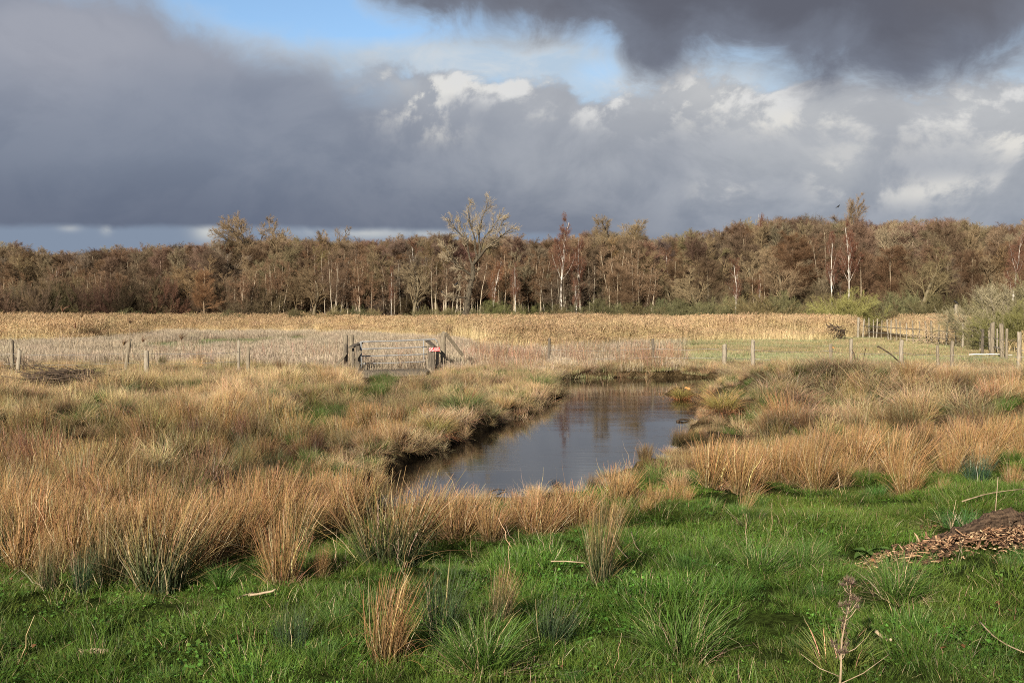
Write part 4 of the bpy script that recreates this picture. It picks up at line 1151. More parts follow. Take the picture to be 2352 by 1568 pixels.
#@@THINGS
# ------------------------------------------------------------------ the lone tree
def poly_branch(pts, r0, r1, K=14, wob=0.0, rng=None):
    """smooth polyline through pts (x,y,z) resampled to K points"""
    p = np.array(pts, float); d = np.concatenate([[0], np.cumsum(np.linalg.norm(np.diff(p, axis=0), axis=1))]); d /= d[-1]
    t = np.linspace(0, 1, K)
    C = np.stack([np.interp(t, d, p[:, i]) for i in range(3)], 1)
    for _ in range(2): C[1:-1] = (C[:-2] + 2 * C[1:-1] + C[2:]) / 4
    if wob: C[1:] += rng.normal(0, wob, (K - 1, 3))
    return C[None], (r0 * (1 - t) + r1 * t)[None]


rl_ = np.random.default_rng(31)
LT_D = 92.0
def lt(cx, cy, dy=0.0):
    """a point of the lone tree, from the enlarged crop, dy metres behind its trunk"""
    X = (1600 + cx * 650 / 1853) / 4096 * 2352; Y = (750 + cy * 550 / 1568) / 4096 * 2352
    q = P(X, Y, LT_D + dy); return (q.x, q.y, q.z)


base = lt(735, 1480); bx, by = base[0], base[1]
lone = thing('bare_marsh_tree', 'lone crooked bare tree rising from the reeds before the wood', 'tree', (bx, by, 0))
def rel(C): return C - np.array([bx, by, 0])
trunk_pts = [(bx - 0.1, by, -0.1), lt(735, 1480), lt(770, 1380), lt(765, 1300), lt(785, 1230), lt(800, 1130), lt(825, 1030), lt(845, 960), lt(825, 890)]
Tt, Tr = poly_branch(trunk_pts, 0.31, 0.17, 22, 0.02, rl_)
limbs = [([lt(825, 1000), lt(770, 965, -.3), lt(690, 930, -.5), lt(630, 860, -.8), lt(560, 740, -1), lt(500, 640, -1.2), lt(450, 600, -1.3)], 0.15, 0.03),
         ([lt(625, 860, -.8), lt(560, 815, -.5), lt(500, 800, -.3), lt(440, 760, 0)], 0.07, 0.02),
         ([lt(825, 900), lt(800, 820, .3), lt(775, 720, .5), lt(780, 640, .6), lt(690, 540, .4), lt(620, 470, .2), lt(575, 390, 0), lt(530, 300, 0)], 0.13, 0.02),
         ([lt(825, 890), lt(850, 840), lt(905, 780), lt(965, 710, -.4), lt(1050, 640, -.8), lt(1150, 555, -1.1), lt(1270, 470, -1.2), lt(1340, 430, -1.2)], 0.19, 0.02),
         ([lt(875, 815, .4), lt(855, 740, .8), lt(860, 640, 1.0), lt(850, 540, 1.0), lt(815, 460, .9), lt(775, 350, .8), lt(790, 270, .7), lt(740, 130, .6)], 0.13, 0.015),
         ([lt(905, 780), lt(905, 680, .3), lt(910, 560, .4), lt(895, 460, .4), lt(940, 360, .3), lt(965, 280, .2), lt(1000, 170, .1), lt(1030, 90, 0)], 0.13, 0.015),
         ([lt(915, 720, -.1), lt(935, 620, -.5), lt(970, 530, -.8), lt(1050, 480, -1), lt(1090, 400, -1.1), lt(1140, 330, -1.2), lt(1190, 260, -1.2)], 0.10, 0.015),
         ([lt(970, 710, -.4), lt(1060, 670, -.2), lt(1130, 635, 0), lt(1200, 665, .2)], 0.06, 0.02),
         ([lt(775, 620, .6), lt(740, 540, 1), lt(700, 440, 1.4), lt(650, 330, 1.6)], 0.06, 0.015),
         ([lt(785, 1240), lt(730, 1260, -.3), lt(620, 1250, -.6), lt(540, 1255, -.8), lt(490, 1220, -.9)], 0.11, 0.05),
         ([lt(640, 1250, -.6), lt(650, 1190, -.5), lt(645, 1110, -.4), lt(680, 1030, -.2)], 0.05, 0.012),
         ([lt(805, 1110), lt(760, 1060, -.4), lt(690, 1020, -.8), lt(600, 1040, -1)], 0.05, 0.01),
         ([lt(850, 960), lt(900, 950, .4), lt(930, 900, .8)], 0.05, 0.015),
         ([lt(1150, 555, -1.1), lt(1120, 470, -.5), lt(1180, 380, 0), lt(1215, 300, 0.3)], 0.05, 0.012)]
LB = [poly_branch(p[:-1] + [tuple((np.array(p[-2]) * .45 + np.array(p[-1]) * .55))], a, b, 12, 0.035, rl_) for p, a, b in limbs]
LC = np.concatenate([rel(c) for c, r in LB]); LR = np.concatenate([r * 0.78 for c, r in LB])
lc_t = (0.155, 0.125, 0.085)
V, F, Cc = join([tubes(rel(Tt), Tr, 10, colr(Tt, lc_t, rl_)), tubes(LC, LR, 6, colr(LC, (0.19, 0.155, 0.10), rl_))])
link('trunk', new_mesh('lone_tree_trunk', V, F, M_TREE, Cc, True), lone)
A1, B1 = sprout(rl_, LC, LR, 14, 0.22, 1.0, 0.35, 0.9, 0.18, 0.40, 6, 0.06, 0.12, 0.6, rmin=0.016, lenfall=0.4)
A2, B2 = sprout(rl_, A1, B1, 8, 0.12, 1.0, 0.35, 0.8, 0.35, 0.75, 4, 0.07, 0.10, 0.5, rmin=0.009)
A3, B3 = sprout(rl_, A2, B2, 6, 0.12, 1.0, 0.3, 0.7, 0.5, 1.0, 3, 0.06, 0.10, 0.6, rmin=0.006)
AT, BT = sprout(rl_, rel(Tt), Tr * 0.2, 40, 0.3, 0.95, 0.8, 1.4, 0.06, 0.14, 4, 0.02, 0.25, 0.3, rmin=0.008)
A4, B4 = sprout(rl_, AT, BT, 8, 0.1, 1.0, 0.4, 1.0, 0.4, 0.8, 3, 0.03, 0.2, 0.6, rmin=0.006)
wc_ = (0.44, 0.37, 0.26)
V, F, Cc = join([tubes(a, b_, 3, colr(a, c_, rl_)) for a, b_, c_ in ((A1, B1, (0.20, 0.165, 0.11)), (A2, B2, wc_), (A3, B3, wc_), (AT, BT, (0.24, 0.19, 0.12)), (A4, B4, wc_))])
link('crown', new_mesh('lone_tree_crown', V, F, M_TWIG, Cc), lone)


def loft(name, rings, mat, cap=True, smooth_=True):
    """rings [K,S,3] -> closed tube mesh"""
    rings = np.asarray(rings, float); K, Sn, _ = rings.shape
    V = rings.reshape(-1, 3).tolist(); F = []
    for a in range(K - 1):
        for j in range(Sn):
            F.append((a * Sn + j, a * Sn + (j + 1) % Sn, (a + 1) * Sn + (j + 1) % Sn, (a + 1) * Sn + j))
    if cap: F.append(tuple(range(Sn))[::-1]); F.append(tuple(range((K - 1) * Sn, K * Sn)))
    me = bpy.data.meshes.new(name); me.from_pydata(V, [], F); me.update()
    if smooth_: me.polygons.foreach_set('use_smooth', [len(f) == 4 for f in F])
    me.materials.append(mat); return me


def rod_rings(pts, rad, sides=10, squash=1.0, rough=0.0, rng=None):
    p = np.array(pts, float); K = len(p); rad = np.broadcast_to(np.asarray(rad, float), (K,))
    T = np.gradient(p, axis=0); T /= np.linalg.norm(T, axis=1, keepdims=True)
    ref = np.array([0.3, 1, 0.1]) if abs(T[0][1]) < 0.9 else np.array([1, 0, 0.2])
    u = np.cross(T, ref); u /= np.linalg.norm(u, axis=1, keepdims=True); v = np.cross(T, u)
    a = np.arange(sides) * 2 * PI / sides
    r = rad[:, None] * np.ones((K, sides))
    if rough: r = r * (1 + (rng.normal(0, rough, (1, sides)) + rng.normal(0, rough * .4, (K, sides))))
    return p[:, None, :] + r[:, :, None] * (u[:, None, :] * np.cos(a)[None, :, None] + v[:, None, :] * squash * np.sin(a)[None, :, None])


def rod(name, pts, rad, mat, sides=10, **k):
    return loft(name, rod_rings(pts, rad, sides, **k), mat)


def merge(name, meshes):
    """several meshes into one part"""
    V = []; F = []; mi = []; mats = []; n = 0; sm = []
    for me in meshes:
        for m in me.materials:
            if m not in mats: mats.append(m)
        V += [tuple(v.co) for v in me.vertices]
        for p in me.polygons:
            F.append(tuple(n + q for q in p.vertices)); mi.append(mats.index(me.materials[p.material_index])); sm.append(p.use_smooth)
        n += len(me.vertices)
    out = bpy.data.meshes.new(name); out.from_pydata(V, [], F); out.update()
    for m in mats: out.materials.append(m)
    out.polygons.foreach_set('material_index', mi); out.polygons.foreach_set('use_smooth', sm)
    return out


def board(name, a, b, w, t, mat, upv=(0, 0, 1), rng=None, bev=0.006):
    """a plank from a to b, w wide across, t thick, chamfered"""
    a = np.array(a, float); b = np.array(b, float); T = b - a; T /= np.linalg.norm(T)
    s = np.cross(T, upv); s /= np.linalg.norm(s); u = np.cross(s, T)
    prof = [(-w / 2 + bev, -t / 2), (w / 2 - bev, -t / 2), (w / 2, -t / 2 + bev), (w / 2, t / 2 - bev), (w / 2 - bev, t / 2), (-w / 2 + bev, t / 2), (-w / 2, t / 2 - bev), (-w / 2, -t / 2 + bev)]
    K = 5; rings = []
    for k in range(K):
        c = a + (b - a) * k / (K - 1) + (rng.normal(0, 0.004, 3) if rng is not None and 0 < k < K - 1 else 0)
        rings.append([c + s * q[0] + u * q[1] for q in prof])
    return loft(name, rings, mat, smooth_=False)


rp = np.random.default_rng(77)


def post_mesh(h, r, mat, lean=(0, 0), split=False, pointed=False):
    z = np.array([-0.3, 0.0, h * 0.4, h * 0.75, h - 0.012, h])
    pts = [(lean[0] * q + rp.normal(0, 0.006), lean[1] * q + rp.normal(0, 0.006), q) for q in z]
    rad = np.array([1.08, 1.05, 1.0, 0.96, 0.94, 0.80 if not pointed else 0.4]) * r
    rr = rod_rings(pts, rad, 7 if split else 10, rough=0.12 if split else 0.05, rng=rp, squash=0.7 if split else 1.0)
    rr[-1, :, 2] += rp.uniform(-0.02, 0.02) * np.cos(np.arange(rr.shape[1]) * 2 * PI / rr.shape[1])
    return loft('post', rr, mat)


def rel_to(me, o):
    M = Matrix.Translation(o) ; me.transform(M.inverted()); return me


# ------------------------------------------------------------------ fences
def post_at(X, Ytop, Ybase, d=None, r=0.05, mat=None, lean=0.0, split=False):
    """stands on the ground; depth from its foot when not given"""
    if d is None: x_, d = G(X, Ybase, 0.0)
    top = P(X, Ytop, d); x_ = top.x; z0 = Hs(x_ - lean * 0.5, d)
    h = top.z - z0
    me = post_mesh(h, r, mat or M_WOOD, (lean, 0), split)
    return me, (x_ - lean * h, d, z0), h


def fence(name, label, posts, wires, group=None):
    loc = None; t = None; tops = []
    for p_ in posts:
        me, l, h = post_at(**p_)
        if t is None: t = thing(name, label, 'fence', l, 0, group); loc = l
        o = link('post', me, t); o.location = (l[0] - loc[0], l[1] - loc[1], l[2] - loc[2]); tops.append((l, h, p_.get('lean', 0)))
    tops.sort(key=lambda q: q[0][0])
    for f in wires:
        pts = []; 
        for i in range(len(tops) - 1):
            (l0, h0, e0), (l1, h1, e1) = tops[i], tops[i + 1]
            a = np.array([l0[0] + e0 * f, l0[1] - 0.05, l0[2] + f]); b_ = np.array([l1[0] + e1 * f, l1[1] - 0.05, l1[2] + f])
            for q in np.linspace(0, 1, 7)[:-1]:
                c = a + (b_ - a) * q; c[2] -= 0.10 * 4 * q * (1 - q) * rp.uniform(0.8, 1.2) * 0.5; pts.append(c - np.array(loc))
        pts.append(b_ - np.array(loc))
        me = rod('wire', pts, 0.006, M_WIRE, 5); link('wire', me, t)
    return t


D_ = dict
fence('wire_fence', 'old wire fence of uneven wooden posts left of the gate', [
    D_(X=27, Ytop=781, Ybase=850, d=38, r=0.075, mat=M_WOOD), D_(X=298, Ytop=777, Ybase=838, d=39, r=0.065, mat=M_WOOD, lean=0.14),
    D_(X=549, Ytop=782, Ybase=840, d=40, r=0.05, mat=M_WOOD_P), D_(X=-230, Ytop=790, Ybase=850, d=38, r=0.06)], (0.42, 0.75))
fence('wire_fence', 'wire fence of thin weathered posts right of the gate along the pool', [
    D_(X=1262, Ytop=776, Ybase=840, d=43, r=0.05, mat=M_WOOD_D, split=True), D_(X=1500, Ytop=778, Ybase=842, d=43, r=0.05, mat=M_WOOD_D, split=True),
    D_(X=1664, Ytop=791, Ybase=850, d=42, r=0.085, mat=M_WOOD_P), D_(X=1730, Ytop=783, Ybase=846, d=41, r=0.075, mat=M_WOOD_P),
    D_(X=1908, Ytop=790, Ybase=850, d=41, r=0.075, mat=M_WOOD, split=True), D_(X=1955, Ytop=779, Ybase=846, d=40, r=0.06, mat=M_WOOD_P),
    D_(X=2070, Ytop=782, Ybase=846, d=39, r=0.075, mat=M_WOOD_P), D_(X=2153, Ytop=793, Ybase=850, d=38, r=0.055, mat=M_WOOD, lean=-0.04),
    D_(X=2187, Ytop=784, Ybase=850, d=38, r=0.06, mat=M_WOOD), D_(X=2341, Ytop=762, Ybase=862, d=36.5, r=0.06, mat=M_WOOD_P),
    D_(X=2560, Ytop=770, Ybase=862, d=36, r=0.06)], (0.40, 0.72))
far_posts = []
fx = [(1972, 730, 81, .11), (1985, 733, 80, .07), (1996, 730, 79, .05), (2006, 735, 78, .05), (2016, 732, 77, .06), (2026, 735, 76, .05), (2037, 734, 75, .05), (2047, 735, 74, .05), (2058, 733, 73, .06), (2067, 738, 72, .05),
      (2082, 742, 71, .05), (2096, 736, 70, .06), (2112, 738, 69, .05), (2125, 738, 67.5, .06), (2139, 737, 66, .08), (2157, 742, 65, .05), (2176, 739, 64, .06), (2194, 741, 62.5, .05), (2212, 741, 61, .08),
      (2232, 747, 59.5, .05), (2252, 748, 58, .06), (2271, 752, 56.5, .06), (2290, 755, 55, .05)]
for X, Yt, d_, r_ in fx:
    far_posts.append(D_(X=X, Ytop=Yt, Ybase=0, d=d_, r=r_ * .8, mat=(M_WOOD, M_WOOD_P, M_WOOD_P)[int(rp.integers(0, 3))], split=r_ < .07, lean=float(rp.normal(0, 0.04))))
fence('wire_fence', 'long far fence of many thin posts running off before the reeds', far_posts, (0.5, 0.9))
fence('wire_fence', 'stout corner fence posts below the grey willow at the right', [
    D_(X=2258, Ytop=757, Ybase=0, d=53, r=0.07, mat=M_WOOD_D, lean=.02), D_(X=2280, Ytop=741, Ybase=0, d=51, r=0.10, mat=M_WOOD), D_(X=2299, Ytop=744, Ybase=0, d=50, r=0.10, mat=M_WOOD, lean=-.05),
    D_(X=2313, Ytop=755, Ybase=0, d=49, r=0.06, mat=M_WOOD), D_(X=2343, Ytop=764, Ybase=0, d=47.5, r=0.07, mat=M_WOOD), D_(X=2430, Ytop=766, Ybase=0, d=46, r=0.07)], (0.5, 0.9))


def single(name, label, cat, me, loc, group=None, **k):
    o = link(name, me); o.location = loc; tag(o, label, cat, group)
    return o


for X, Yt, Yb, d_, r_, ln_, m_, lab in (
        (45, 803, 850, 36.5, 0.075, 0.12, M_WOOD_P, 'short pale leaning stake beside the leftmost fence post'),
        (336, 805, 840, 37.5, 0.085, 0.0, M_WOOD_P, 'short broad pale stake just right of the leaning fence post'),
        (571, 798, 845, 38.5, 0.07, 0.05, M_WOOD, 'short grey split stake right of the pale fence post'),
        (793, 770, 830, 43, 0.10, 0.0, M_WOOD, 'thick grey wooden post furthest left by the gate'),
        (807, 769, 838, 42, 0.09, 0.0, M_WOOD, 'thick wooden post just behind the left gate stile'),
        (1018, 764, 846, 41.4, 0.10, 0.0, M_WOOD, 'tall round wooden post right of the red sign')):
    me, l, h = post_at(X, Yt, Yb, d_, r_, m_, ln_, split=(r_ < 0.08))
    single('wooden_post', lab, 'post', me, l)
# the perch post with a bird, far in the reeds
me, l, h = post_at(2196, 699, 0, 95, 0.13, M_WOOD_P); single('wooden_post', 'solitary pale post in the far reeds with a black bird on top', 'post', me, l)


def bird(loc, s, label, rz=0.0):
    t = thing('black_bird', label, 'bird', loc, rz)
    pts = [(-0.26, 0, 0.02), (-0.16, 0, 0.07), (-0.08, 0, 0.12), (0.0, 0, 0.17), (0.07, 0, 0.22), (0.10, 0, 0.27), (0.13, 0, 0.305), (0.165, 0, 0.305), (0.19, 0, 0.30), (0.235, 0, 0.285)]
    rad = [0.012, 0.03, 0.055, 0.075, 0.07, 0.05, 0.042, 0.038, 0.014, 0.003]
    me = rod('body', [(a * s, b_ * s, c * s) for a, b_, c in pts], np.array(rad) * s, M_BLACK, 12); link('body', me, t)
    for q in (-1, 1):
        me = rod('leg', [(0.0, q * 0.03 * s, 0.13 * s), (0.01 * s, q * 0.03 * s, 0.06 * s), (0.0, q * 0.03 * s, -0.005)], 0.006 * s, M_BLACK, 6); link('leg', me, t)
    return t


bird((l[0], l[1], l[2] + h), 1.0, 'black bird perched on the solitary post in the far reeds', 2.6)
q = lt(643, 1112, -.4); bird((q[0], q[1], q[2] - 0.05), 0.9, 'black bird sitting in the low branches of the lone tree', 0.4)
q = lt(488, 1205, -.9); bird((q[0], q[1], q[2] - 0.1), 0.8, 'black bird at the end of the lone tree low limb', 3.0)
x_, z_ = at_px(1918, 478, 130); bird((P(1925, 478, 130).x, 130, P(1925, 478, 130).z), 1.1, 'tiny black bird at the top left of the tallest poplar', 0.0)


# ------------------------------------------------------------------ the gate
def c2(cx, cy, d): return P((1200 + cx / 2.352) / 4096 * 2352, (1200 + cy / 2.352) / 4096 * 2352, d)


GD = 40.6
def gp(cx, cy): return c2(cx, cy, GD + (cx - 575) / 720 * 0.9)
g0 = gp(580, 655); gz = Hs(g0.x, g0.y)
gate = thing('field_gate', 'galvanised five bar metal field gate standing closed over the plank bridge', 'gate', (g0.x, g0.y, gz))
go_ = Vector((g0.x, g0.y, gz))
bars = [((578, 391), (1240, 369)), ((578, 458), (1195, 440)), ((580, 526), (1198, 508)), ((590, 597), (1192, 577)), ((640, 658), (1188, 646))]
for i, (a, b_) in enumerate(bars):
    pa, pb = gp(*a) - go_, gp(*b_) - go_
    pts = [pa + (pb - pa) * t_ + Vector((0, 0, -0.01 * math.sin(PI * t_))) for t_ in np.linspace(0, 1, 8)]
    if i == 0: pts += [gp(1262, 368) - go_, gp(1280, 376) - go_, gp(1289, 388) - go_, gp(1292, 404) - go_]
    link('rail', rod('rail', [tuple(v) for v in pts], 0.021 if i else 0.024, M_GALV, 10), gate)
for a, b_, r_ in (((574, 386), (580, 640), 0.026), ((1163, 372), (1168, 648), 0.019)):
    link('upright', rod('upright', [tuple(gp(*a) - go_), tuple((gp(*a) + gp(*b_)) / 2 - go_), tuple(gp(*b_) - go_)], r_, M_GALV, 10), gate)
hp = gp(574, 400) - go_
link('hinge', merge('hinge', [rod('h', [tuple(gp(560, y_) - go_), tuple(gp(582, y_) - go_)], 0.018, M_GALV, 8) for y_ in (400, 600)]), gate)


def stile(label, posts, cap, braces=(), mats=(M_WOOD_D, M_WOOD_D)):
    """a narrow squeeze stile: posts joined by a weathered capping board"""
    a = posts[0]; p0 = c2(a[0], a[2], a[3]); z0 = Hs(p0.x, p0.y)
    t = thing('wooden_stile', label, 'stile', (p0.x, p0.y, z0)); o = Vector((p0.x, p0.y, z0))
    for cx0, top, cxb, d, r in posts:
        A_ = c2(cx0, top, d); B_ = c2(cxb, top, d); z0_ = Hs(B_.x, d)
        pts = [(B_.x - o.x, d - o.y, z0_ - 0.2 - o.z), (B_.x - o.x, d - o.y, z0_ + 0.1 - o.z), ((A_.x + B_.x) / 2 - o.x, d - o.y, (A_.z + z0_) / 2 - o.z), (A_.x - o.x, d - o.y, A_.z - o.z)]
        link('post', rod('post', pts, [r, r, r * .97, r * .93], mats[0], 8, squash=0.75, rough=0.06, rng=rp), t)
    for (ca, da, cb, db, w, th, tl) in cap:
        A_ = c2(*ca, da) - o; B_ = c2(*cb, db) - o
        link('cap_board', board('cap_board', A_, B_, w, th, mats[1], (0.0, 0.2, 1), rp), t)
    for ca, da, cb, db, w, th in braces:
        A_ = c2(*ca, da) - o; B_ = c2(*cb, db) - o
        link('brace', board('brace', A_, B_, w, th, M_WOOD, (0, 1, 0.1), rp), t)
    return t


stile('weathered wooden stile with a tilted cap board at the left end of the gate',
      [(500, 445, 500, 40.2, 0.05), (545, 430, 545, 40.0, 0.085), (568, 400, 570, 40.7, 0.07)],
      [((478, 445), 39.9, (572, 402), 41.0, 0.20, 0.06, 0)],
      [((575, 480), 40.0, (520, 550), 39.7, 0.11, 0.03)])
stile('wooden stile with a cap board behind the red sign right of the gate',
      [(1222, 430, 1228, 40.5, 0.085), (1250, 430, 1256, 40.3, 0.07)],
      [((1200, 385), 41.8, (1262, 438), 40.3, 0.17, 0.055, 0)],
      [((1196, 555), 41.0, (1228, 690), 40.2, 0.14, 0.035)])
me, l, h = post_at((1200 + 1294 / 2.352) / 4096 * 2352, (1200 + 405 / 2.352) / 4096 * 2352, 0, 40.6, 0.055, M_WOOD_P, 0.02)
single('wooden_post', 'slim pale post beside the red sign', 'post', me, l)
me, l, h = post_at((1200 + 430 / 2.352) / 4096 * 2352, (1200 + 415 / 2.352) / 4096 * 2352, 0, 40.8, 0.06, M_WOOD_D, 0.0, True)
single('wooden_post', 'dark split post braced at the left of the gate', 'post', me, l)
for (ca, da, cb, db, w, th, lab) in (((432, 500), 40.8, (325, 640), 40.0, 0.09, 0.07, 'pale slanting timber brace propping the post left of the gate'),
                                     ((1366, 308), 41.3, (1530, 520), 41.9, 0.20, 0.04, 'broad weathered board slanting down from the tall round post'),
                                     ((1310, 490), 41.2, (1430, 615), 41.0, 0.05, 0.04, 'thin slanting rail behind the slim pale post')):
    A_ = c2(*ca, da); B_ = c2(*cb, db)
    single('timber_brace', lab, 'timber', rel_to(board('brace', A_, B_, w * (.6 if w > .15 else 1), th, M_WOOD, (0, 1, 0.1), rp), B_), B_)
    
# plank bridge below the gate
bo = gp(900, 690); bo.z = 0.0
bridge = thing('plank_bridge', 'weathered plank footbridge littered with straw below the gate', 'bridge', tuple(bo))
L0 = gp(560, 700).x - bo.x; L1 = gp(1225, 700).x - bo.x
for k in range(7):
    yy = -1.0 + k * 0.235 + GD - bo.y
    link('plank', board('plank', (L0 - rp.uniform(0, .1), yy, 0.075 + rp.uniform(-.008, .008)), (L1 + rp.uniform(0, .1), yy + 0.05, 0.075 + rp.uniform(-.008, .008)), 0.215, 0.05, M_WOOD_D, rng=rp), bridge)
link('side_beam', board('side_beam', (L0, -1.16 + GD - bo.y, -0.06), (L1, -1.10 + GD - bo.y, -0.06), 0.07, 0.24, M_WOOD_D, rng=rp), bridge)

# the sign
sa, sb = c2(1214, 448, 40.18), c2(1313, 442, 40.3); sc1 = c2(1214, 486, 40.18)
sw = (sb - sa).length; shh = sa.z - sc1.z
so = Vector(((sa.x + sb.x) / 2, (sa.y + sb.y) / 2, (sa.z + sb.z) / 2 - shh / 2))
sign = thing('warning_sign', 'small red and white ACCÈS INTERDIT sign nailed to the right stile', 'sign', tuple(so), math.atan2(sb.y - sa.y, sb.x - sa.x))
sign.rotation_euler[1] = -math.atan2(sb.z - sa.z, sb.x - sa.x)
M_RED = solid_mat('sign_red', (0.62, 0.03, 0.045), (0.70, 0.05, 0.06), 3, 0.45, bump=0)
M_WHITE = solid_mat('sign_white', (0.74, 0.73, 0.71), (0.82, 0.81, 0.80), 3, 0.5, bump=0)
link('panel', board('panel', (-sw / 2, 0, 0), (sw / 2, 0, 0), 0.012, shh, M_RED, bev=0.002), sign)
wp = link('white_field', board('white_field', (-sw / 2 + 0.006, -0.009, 0), (-sw / 2 + shh * 1.0, -0.009, 0), 0.003, shh * 0.94, M_WHITE, bev=0.0005), sign)
ring = []
cr_ = shh * 0.36; cx_ = -sw / 2 + shh * 0.5
ringpts = [(cx_ + cr_ * math.cos(a_), -0.014, cr_ * math.sin(a_)) for a_ in np.linspace(0, 2 * PI, 25)]
link('prohibition_symbol', merge('prohibition_symbol', [rod('r', ringpts, 0.010, M_RED, 6), board('b', (cx_ - cr_ * .7, -0.014, cr_ * .7), (cx_ + cr_ * .7, -0.014, -cr_ * .7), 0.004, 0.018, M_RED, (0, 0, 1), bev=0.0005)]), sign)


def text(body, size, x_, z_, mat, parent, nm='lettering'):
    cu = bpy.data.curves.new(nm, 'FONT'); cu.body = body; cu.size = size; cu.align_x = 'CENTER'; cu.align_y = 'CENTER'; cu.extrude = 0.001; cu.offset = 0.0015
    tmp = bpy.data.objects.new('tmp', cu); SC.collection.objects.link(tmp)
    dg = bpy.context.evaluated_depsgraph_get(); me = bpy.data.meshes.new_from_object(tmp.evaluated_get(dg))
    bpy.data.objects.remove(tmp); me.transform(Matrix.Rotation(PI / 2, 4, 'X')); me.materials.clear(); me.materials.append(mat)
    o = link(nm, me, parent); o.location = (x_, -0.0095, z_); return o


tx = -sw / 2 + shh + (sw - shh) / 2
text('ACCÈS', shh * 0.42, tx, shh * 0.22, M_WHITE, sign); text('INTERDIT', shh * 0.40, tx, -shh * 0.22, M_WHITE, sign)

# ------------------------------------------------------------------ individual tufts
VM = {'B': big_tus, 'b': rush_b, 'm': rush_m, 'g': rush_g, 's': rush_s, 't': gtus}
NAME = {'B': ('grass_tussock', 'grass tussock'), 'b': ('rush_tuft', 'rush tuft'), 'm': ('rush_tuft', 'rush tuft'), 'g': ('rush_tuft', 'rush tuft'), 's': ('rush_tuft', 'rush tuft'), 't': ('grass_tussock', 'grass tussock')}


def tuft(X, Y, kind, var, s, label, group=None, c_=(1, 1, 1), rz=None, wide=1.0):
    x_, y_ = G(X, Y, 0.18)
    z_ = Hs(x_, y_)
    x_, y_ = G(X, Y, z_)
    me = VM[kind][var % len(VM[kind])]
    o = link(NAME[kind][0], me); o.location = (x_, y_, Hs(x_, y_) - 0.01)
    o.rotation_euler = (rp.normal(0, 0.05), rp.normal(0, 0.05), rz if rz is not None else rp.normal(0, 0.6)); o.scale = (s * wide, s * wide, s)
    o.color = (*c_, 1); tag(o, label, NAME[kind][1], group); return o


TUFTS = [
    (885, 1528, 's', 0, 0.98, 'tall sparse orange brown rush tuft nearest the camera at the bottom centre', 0.75),
    (905, 1528, 's', 1, 0.85, 'second sparse brown rush tuft leaning against the nearest one', 0.7),
    (1010, 1478, 'g', 0, 1.1, 'thin dark green rush tuft just right of the tall orange brown one', 0.7),
    (1150, 1440, 'm', 0, 0.60, 'dark green and brown rush tuft in the centre of the lawn', 0.7),
    (1270, 1480, 'g', 1, 0.70, 'low dark green rush tuft left of the big pale edged grass tussock', 1.1),
    (672, 1495, 'g', 2, 0.62, 'short thin green rush tuft alone in the dark clover', 0.8),
    (1380, 1345, 'm', 1, 0.98, 'narrow tall rush tuft, green below and brown above, alone on the lawn', 0.55),
    (900, 1300, 'm', 2, 1.2, 'big green based rush tuft with brown tips left of the pool foot', 1.15),
    (370, 1362, 'm', 1, 1.12, 'wide rush tuft fanning to the right at the lower left', 1.25),
    (650, 1348, 'b', 0, 0.85, 'orange brown rush tuft standing on the lawn left of centre', 0.85),
    (737, 1318, 'b', 1, 0.40, 'small dark brown rush stub beside the lawn tuft', 0.6),
    (112, 1358, 'm', 0, 0.82, 'dark narrow rush tuft near the left edge', 0.6),
    (190, 1365, 'g', 0, 0.85, 'greenish rush tuft right of the dark narrow one at the left', 0.6),
    (28, 1265, 'm', 2, 0.80, 'dark green based rush tuft at the left edge', 0.9),
    (550, 1280, 'b', 2, 0.80, 'brown rush tuft at the front of the left thicket', 1.0),
    (1052, 1236, 'b', 3, 0.70, 'orange brown rush tuft at the near end of the pool', 1.2),
    (1155, 1225, 'b', 4, 0.40, 'low brown rush tuft in the gap at the pool foot', 0.9),
    (1240, 1232, 'b', 5, 0.66, 'brown rush tuft right of the gap at the pool foot', 1.2),
    (1330, 1212, 'b', 0, 0.70, 'fanned brown rush tuft on the near right bank', 1.2),
    (1400, 1225, 'm', 2, 0.66, 'dark green and brown rush tuft in front of the near right bank', 1.0),
    (1710, 1175, 's', 0, 0.50, 'thin brown rush stalks on the upper lawn', 0.8),
    (2070, 1095, 'b', 2, 1.10, 'large golden brown rush tuft at the back of the lawn on the right', 1.3),
    (1960, 1080, 'b', 3, 1.05, 'golden brown rush tuft left of the largest one on the right', 1.2),
    (1880, 1085, 'b', 1, 0.95, 'straggling brown rush tuft third from the right large ones', 1.1),
    (2245, 1100, 'g', 2, 0.95, 'blue green rush tuft at the right back of the lawn', 0.9),
    (2165, 1122, 's', 1, 0.42, 'small brown rush tuft in front of the large golden ones', 0.9),
    (2325, 1105, 'b', 4, 0.55, 'small brown rush tuft at the right edge of the lawn', 0.9),
    (1565, 1512, 'B', 0, 1.15, 'big coarse green grass tussock with pale edges at the bottom right of centre', 1.25),
    (1100, 1530, 'B', 1, 1.0, 'broad bladed green tussock with dead straw at the bottom centre', 1.2),
    (1745, 1320, 'B', 2, 0.95, 'windblown green grass tussock in the middle of the lawn', 1.3),
    (1840, 1310, 'B', 0, 0.85, 'green grass tussock touching the windblown one on its right', 1.2),
    (2060, 1380, 'B', 1, 1.0, 'upright green grass tussock below the rotten log', 1.1),
    (2210, 1210, 't', 3, 0.80, 'blue green grass tussock above the rotten log', 1.3),
    (510, 1345, 't', 0, 0.70, 'green grass tussock between the left rush tufts', 1.2),
    (1930, 1530, 't', 2, 0.9, 'yellowish grass tussock near the thistle stalk', 1.2),
]
